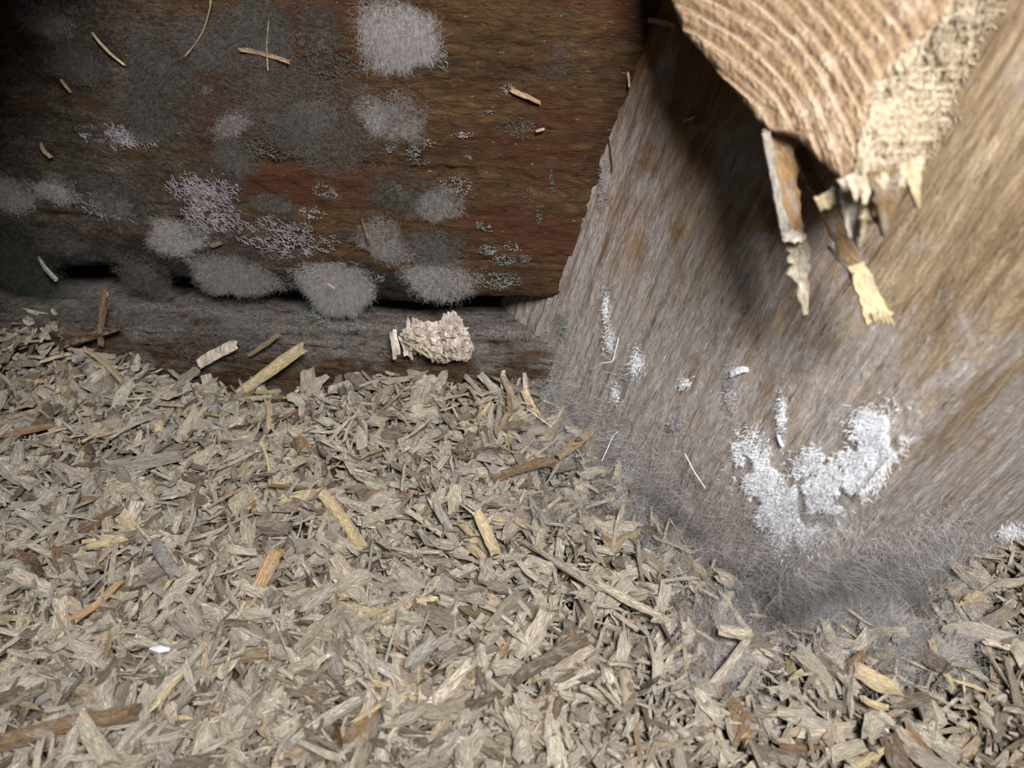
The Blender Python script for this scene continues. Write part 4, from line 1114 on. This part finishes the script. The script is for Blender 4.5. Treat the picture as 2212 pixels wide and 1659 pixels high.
def thread(pts_, label, w=0.00022, mat=M_puff['white']):
    pts_ = np.asarray(pts_); n = 24; t_ = np.linspace(0, len(pts_) - 1, n)
    c_ = np.stack([np.interp(t_, np.arange(len(pts_)), pts_[:, q]) for q in range(3)], -1)
    for _ in range(3): c_[1:-1] = (c_[:-2] + 2 * c_[1:-1] + c_[2:]) / 4
    tn = unit(np.gradient(c_, axis=0)); a_ = unit(np.cross(tn, FWD)); b_ = np.cross(tn, a_); m = 5
    an = np.arange(m) * 2 * np.pi / m
    V = c_[:, None] + w * (a_[:, None] * np.cos(an)[None, :, None] + b_[:, None] * np.sin(an)[None, :, None])
    i = np.arange(n - 1)[:, None] * m + np.arange(m); j = np.arange(n - 1)[:, None] * m + (np.arange(m) + 1) % m
    return tag(obj('thread', V.reshape(-1, 3), np.stack([i, j, j + m, i + m], -1).reshape(-1, 4), mat, origin=c_.mean(0), smooth=True), label, 'thread')
thread([post_pt(1278, 797, .003), post_pt(1300, 784, .004), post_pt(1324, 782, .003), post_pt(1336, 730, .002)], 'fine white curled thread on the post by its left edge')
thread([fl(1300, 995, .004), fl(1312, 970, .008), fl(1322, 945, .011), fl(1334, 932, .013)], 'fine white curved thread rising from the litter by the post')
thread([fl(1142, 885, .010), fl(1168, 905, .009), fl(1192, 922, .008)], 'fine pale thread in the corner of post and litter', .00016)
thread([post_pt(1480, 980, .002), post_pt(1500, 1020, .003), post_pt(1524, 1055, .002)], 'straight white thread low on the post left of the V', .0002)

x, y = gauss(5000, 1730, 1130, 70, 55)
p, nn_ = on_post(x, y, .0006)
mat_patch('mould_mat', p, nn_, 0, 'veil', 'pale grey mould bloom between and below the arms of the V', .0028, .0001, .5, segs=4, lay=-G * .4)
x, y = gauss(3600, 2040, 1190, 90, 40)
p, nn_ = on_post(x, y, .0006)
mat_patch('mould_mat', p, nn_, 0, 'veil', 'light grey mould bloom on the lower front face of the post', .004, .0001, .5, segs=4, lay=-G * .3)
# grey fuzz creeping over the post foot and the litter before it
def foot_pts(n, t0, t1, su, sv):
    """points around the line where the left face meets the litter"""
    t_ = rng.uniform(t0, t1, n); b_ = P1 + np.outer(t_, P3 - P1); b_[:, 2] = H(b_[:, 0], b_[:, 1])
    up = np.abs(rng.normal(0, su, n)); outw = np.abs(rng.normal(0, sv, n)); which = rng.random(n) < .5
    p = b_ + np.where(which[:, None], np.outer(up, G) + NA * .0006, np.outer(outw, unit(NA * [1, 1, 0])))
    flr = ~which; p[flr, 2] = H(p[flr, 0], p[flr, 1]) + .002
    return p, np.where(which[:, None], NA, Z)
p, nn_ = foot_pts(9000, 0.0, 0.62, .014, .008)
mat_patch('mould_veil', p, nn_, 0, 'veil', 'thin grey mould veil between the post side and the litter', .0065, .00010, .6, segs=5)
p, nn_ = foot_pts(7000, 0.55, 1.0, .016, .010)
mat_patch('mould_veil', p, nn_, 0, 'veildark', 'dull grey mould fur on the lower side of the post', .006, .00011, .6, segs=5)
x, y = gauss(13000, 1790, 1300, 130, 42, -.35)
p, nn_ = on_post(x, y, .001)
fz = H(p[:, 0], p[:, 1]); low = p[:, 2] < fz + .001
q = at_z(x, y, 0.002); p = np.where(low[:, None], q, p); p[low, 2] = H(p[low, 0], p[low, 1]) + .002
mat_patch('mould_mat', p, np.where(low[:, None], Z - FWD * .2, nn_), 0, 'veildark', 'dark grey hairy mould mat around the front foot of the post', .009, .00012, .5, segs=5, lay=unit(EB * .3 + Z * .2) * .5)
x, y = gauss(5500, 1960, 1395, 90, 42)
p = at_z(x, y, 0.002); p[:, 2] = H(p[:, 0], p[:, 1]) + .002
mat_patch('mould_veil', p, Z, 0, 'veil', 'light grey mould haze over the shavings in front of the post', .007, .00010, .6, segs=5)
x, y = gauss(3500, 1560, 1400, 60, 50)
p = at_z(x, y, 0.002); p[:, 2] = H(p[:, 0], p[:, 1]) + .002
mat_patch('mould_veil', p, Z, 0, 'veil', 'lilac-grey mould haze around the propped grey stick', .006, .00010, .6, segs=5)
x, y = gauss(2600, 1225, 1100, 55, 40)
p = at_z(x, y, 0.002); p[:, 2] = H(p[:, 0], p[:, 1]) + .002
mat_patch('mould_veil', p, Z, 0, 'veildark', 'brownish grey mould fluff in the middle litter left of the post', .005, .00009, .6, segs=5)
x, y = gauss(1800, 1150, 975, 40, 28)
p = at_z(x, y, 0.002); p[:, 2] = H(p[:, 0], p[:, 1]) + .002
mat_patch('mould_veil', p, Z, 0, 'veil', 'grey mould wisp above the pointed yellow shaving', .005, .00009, .6, segs=5)
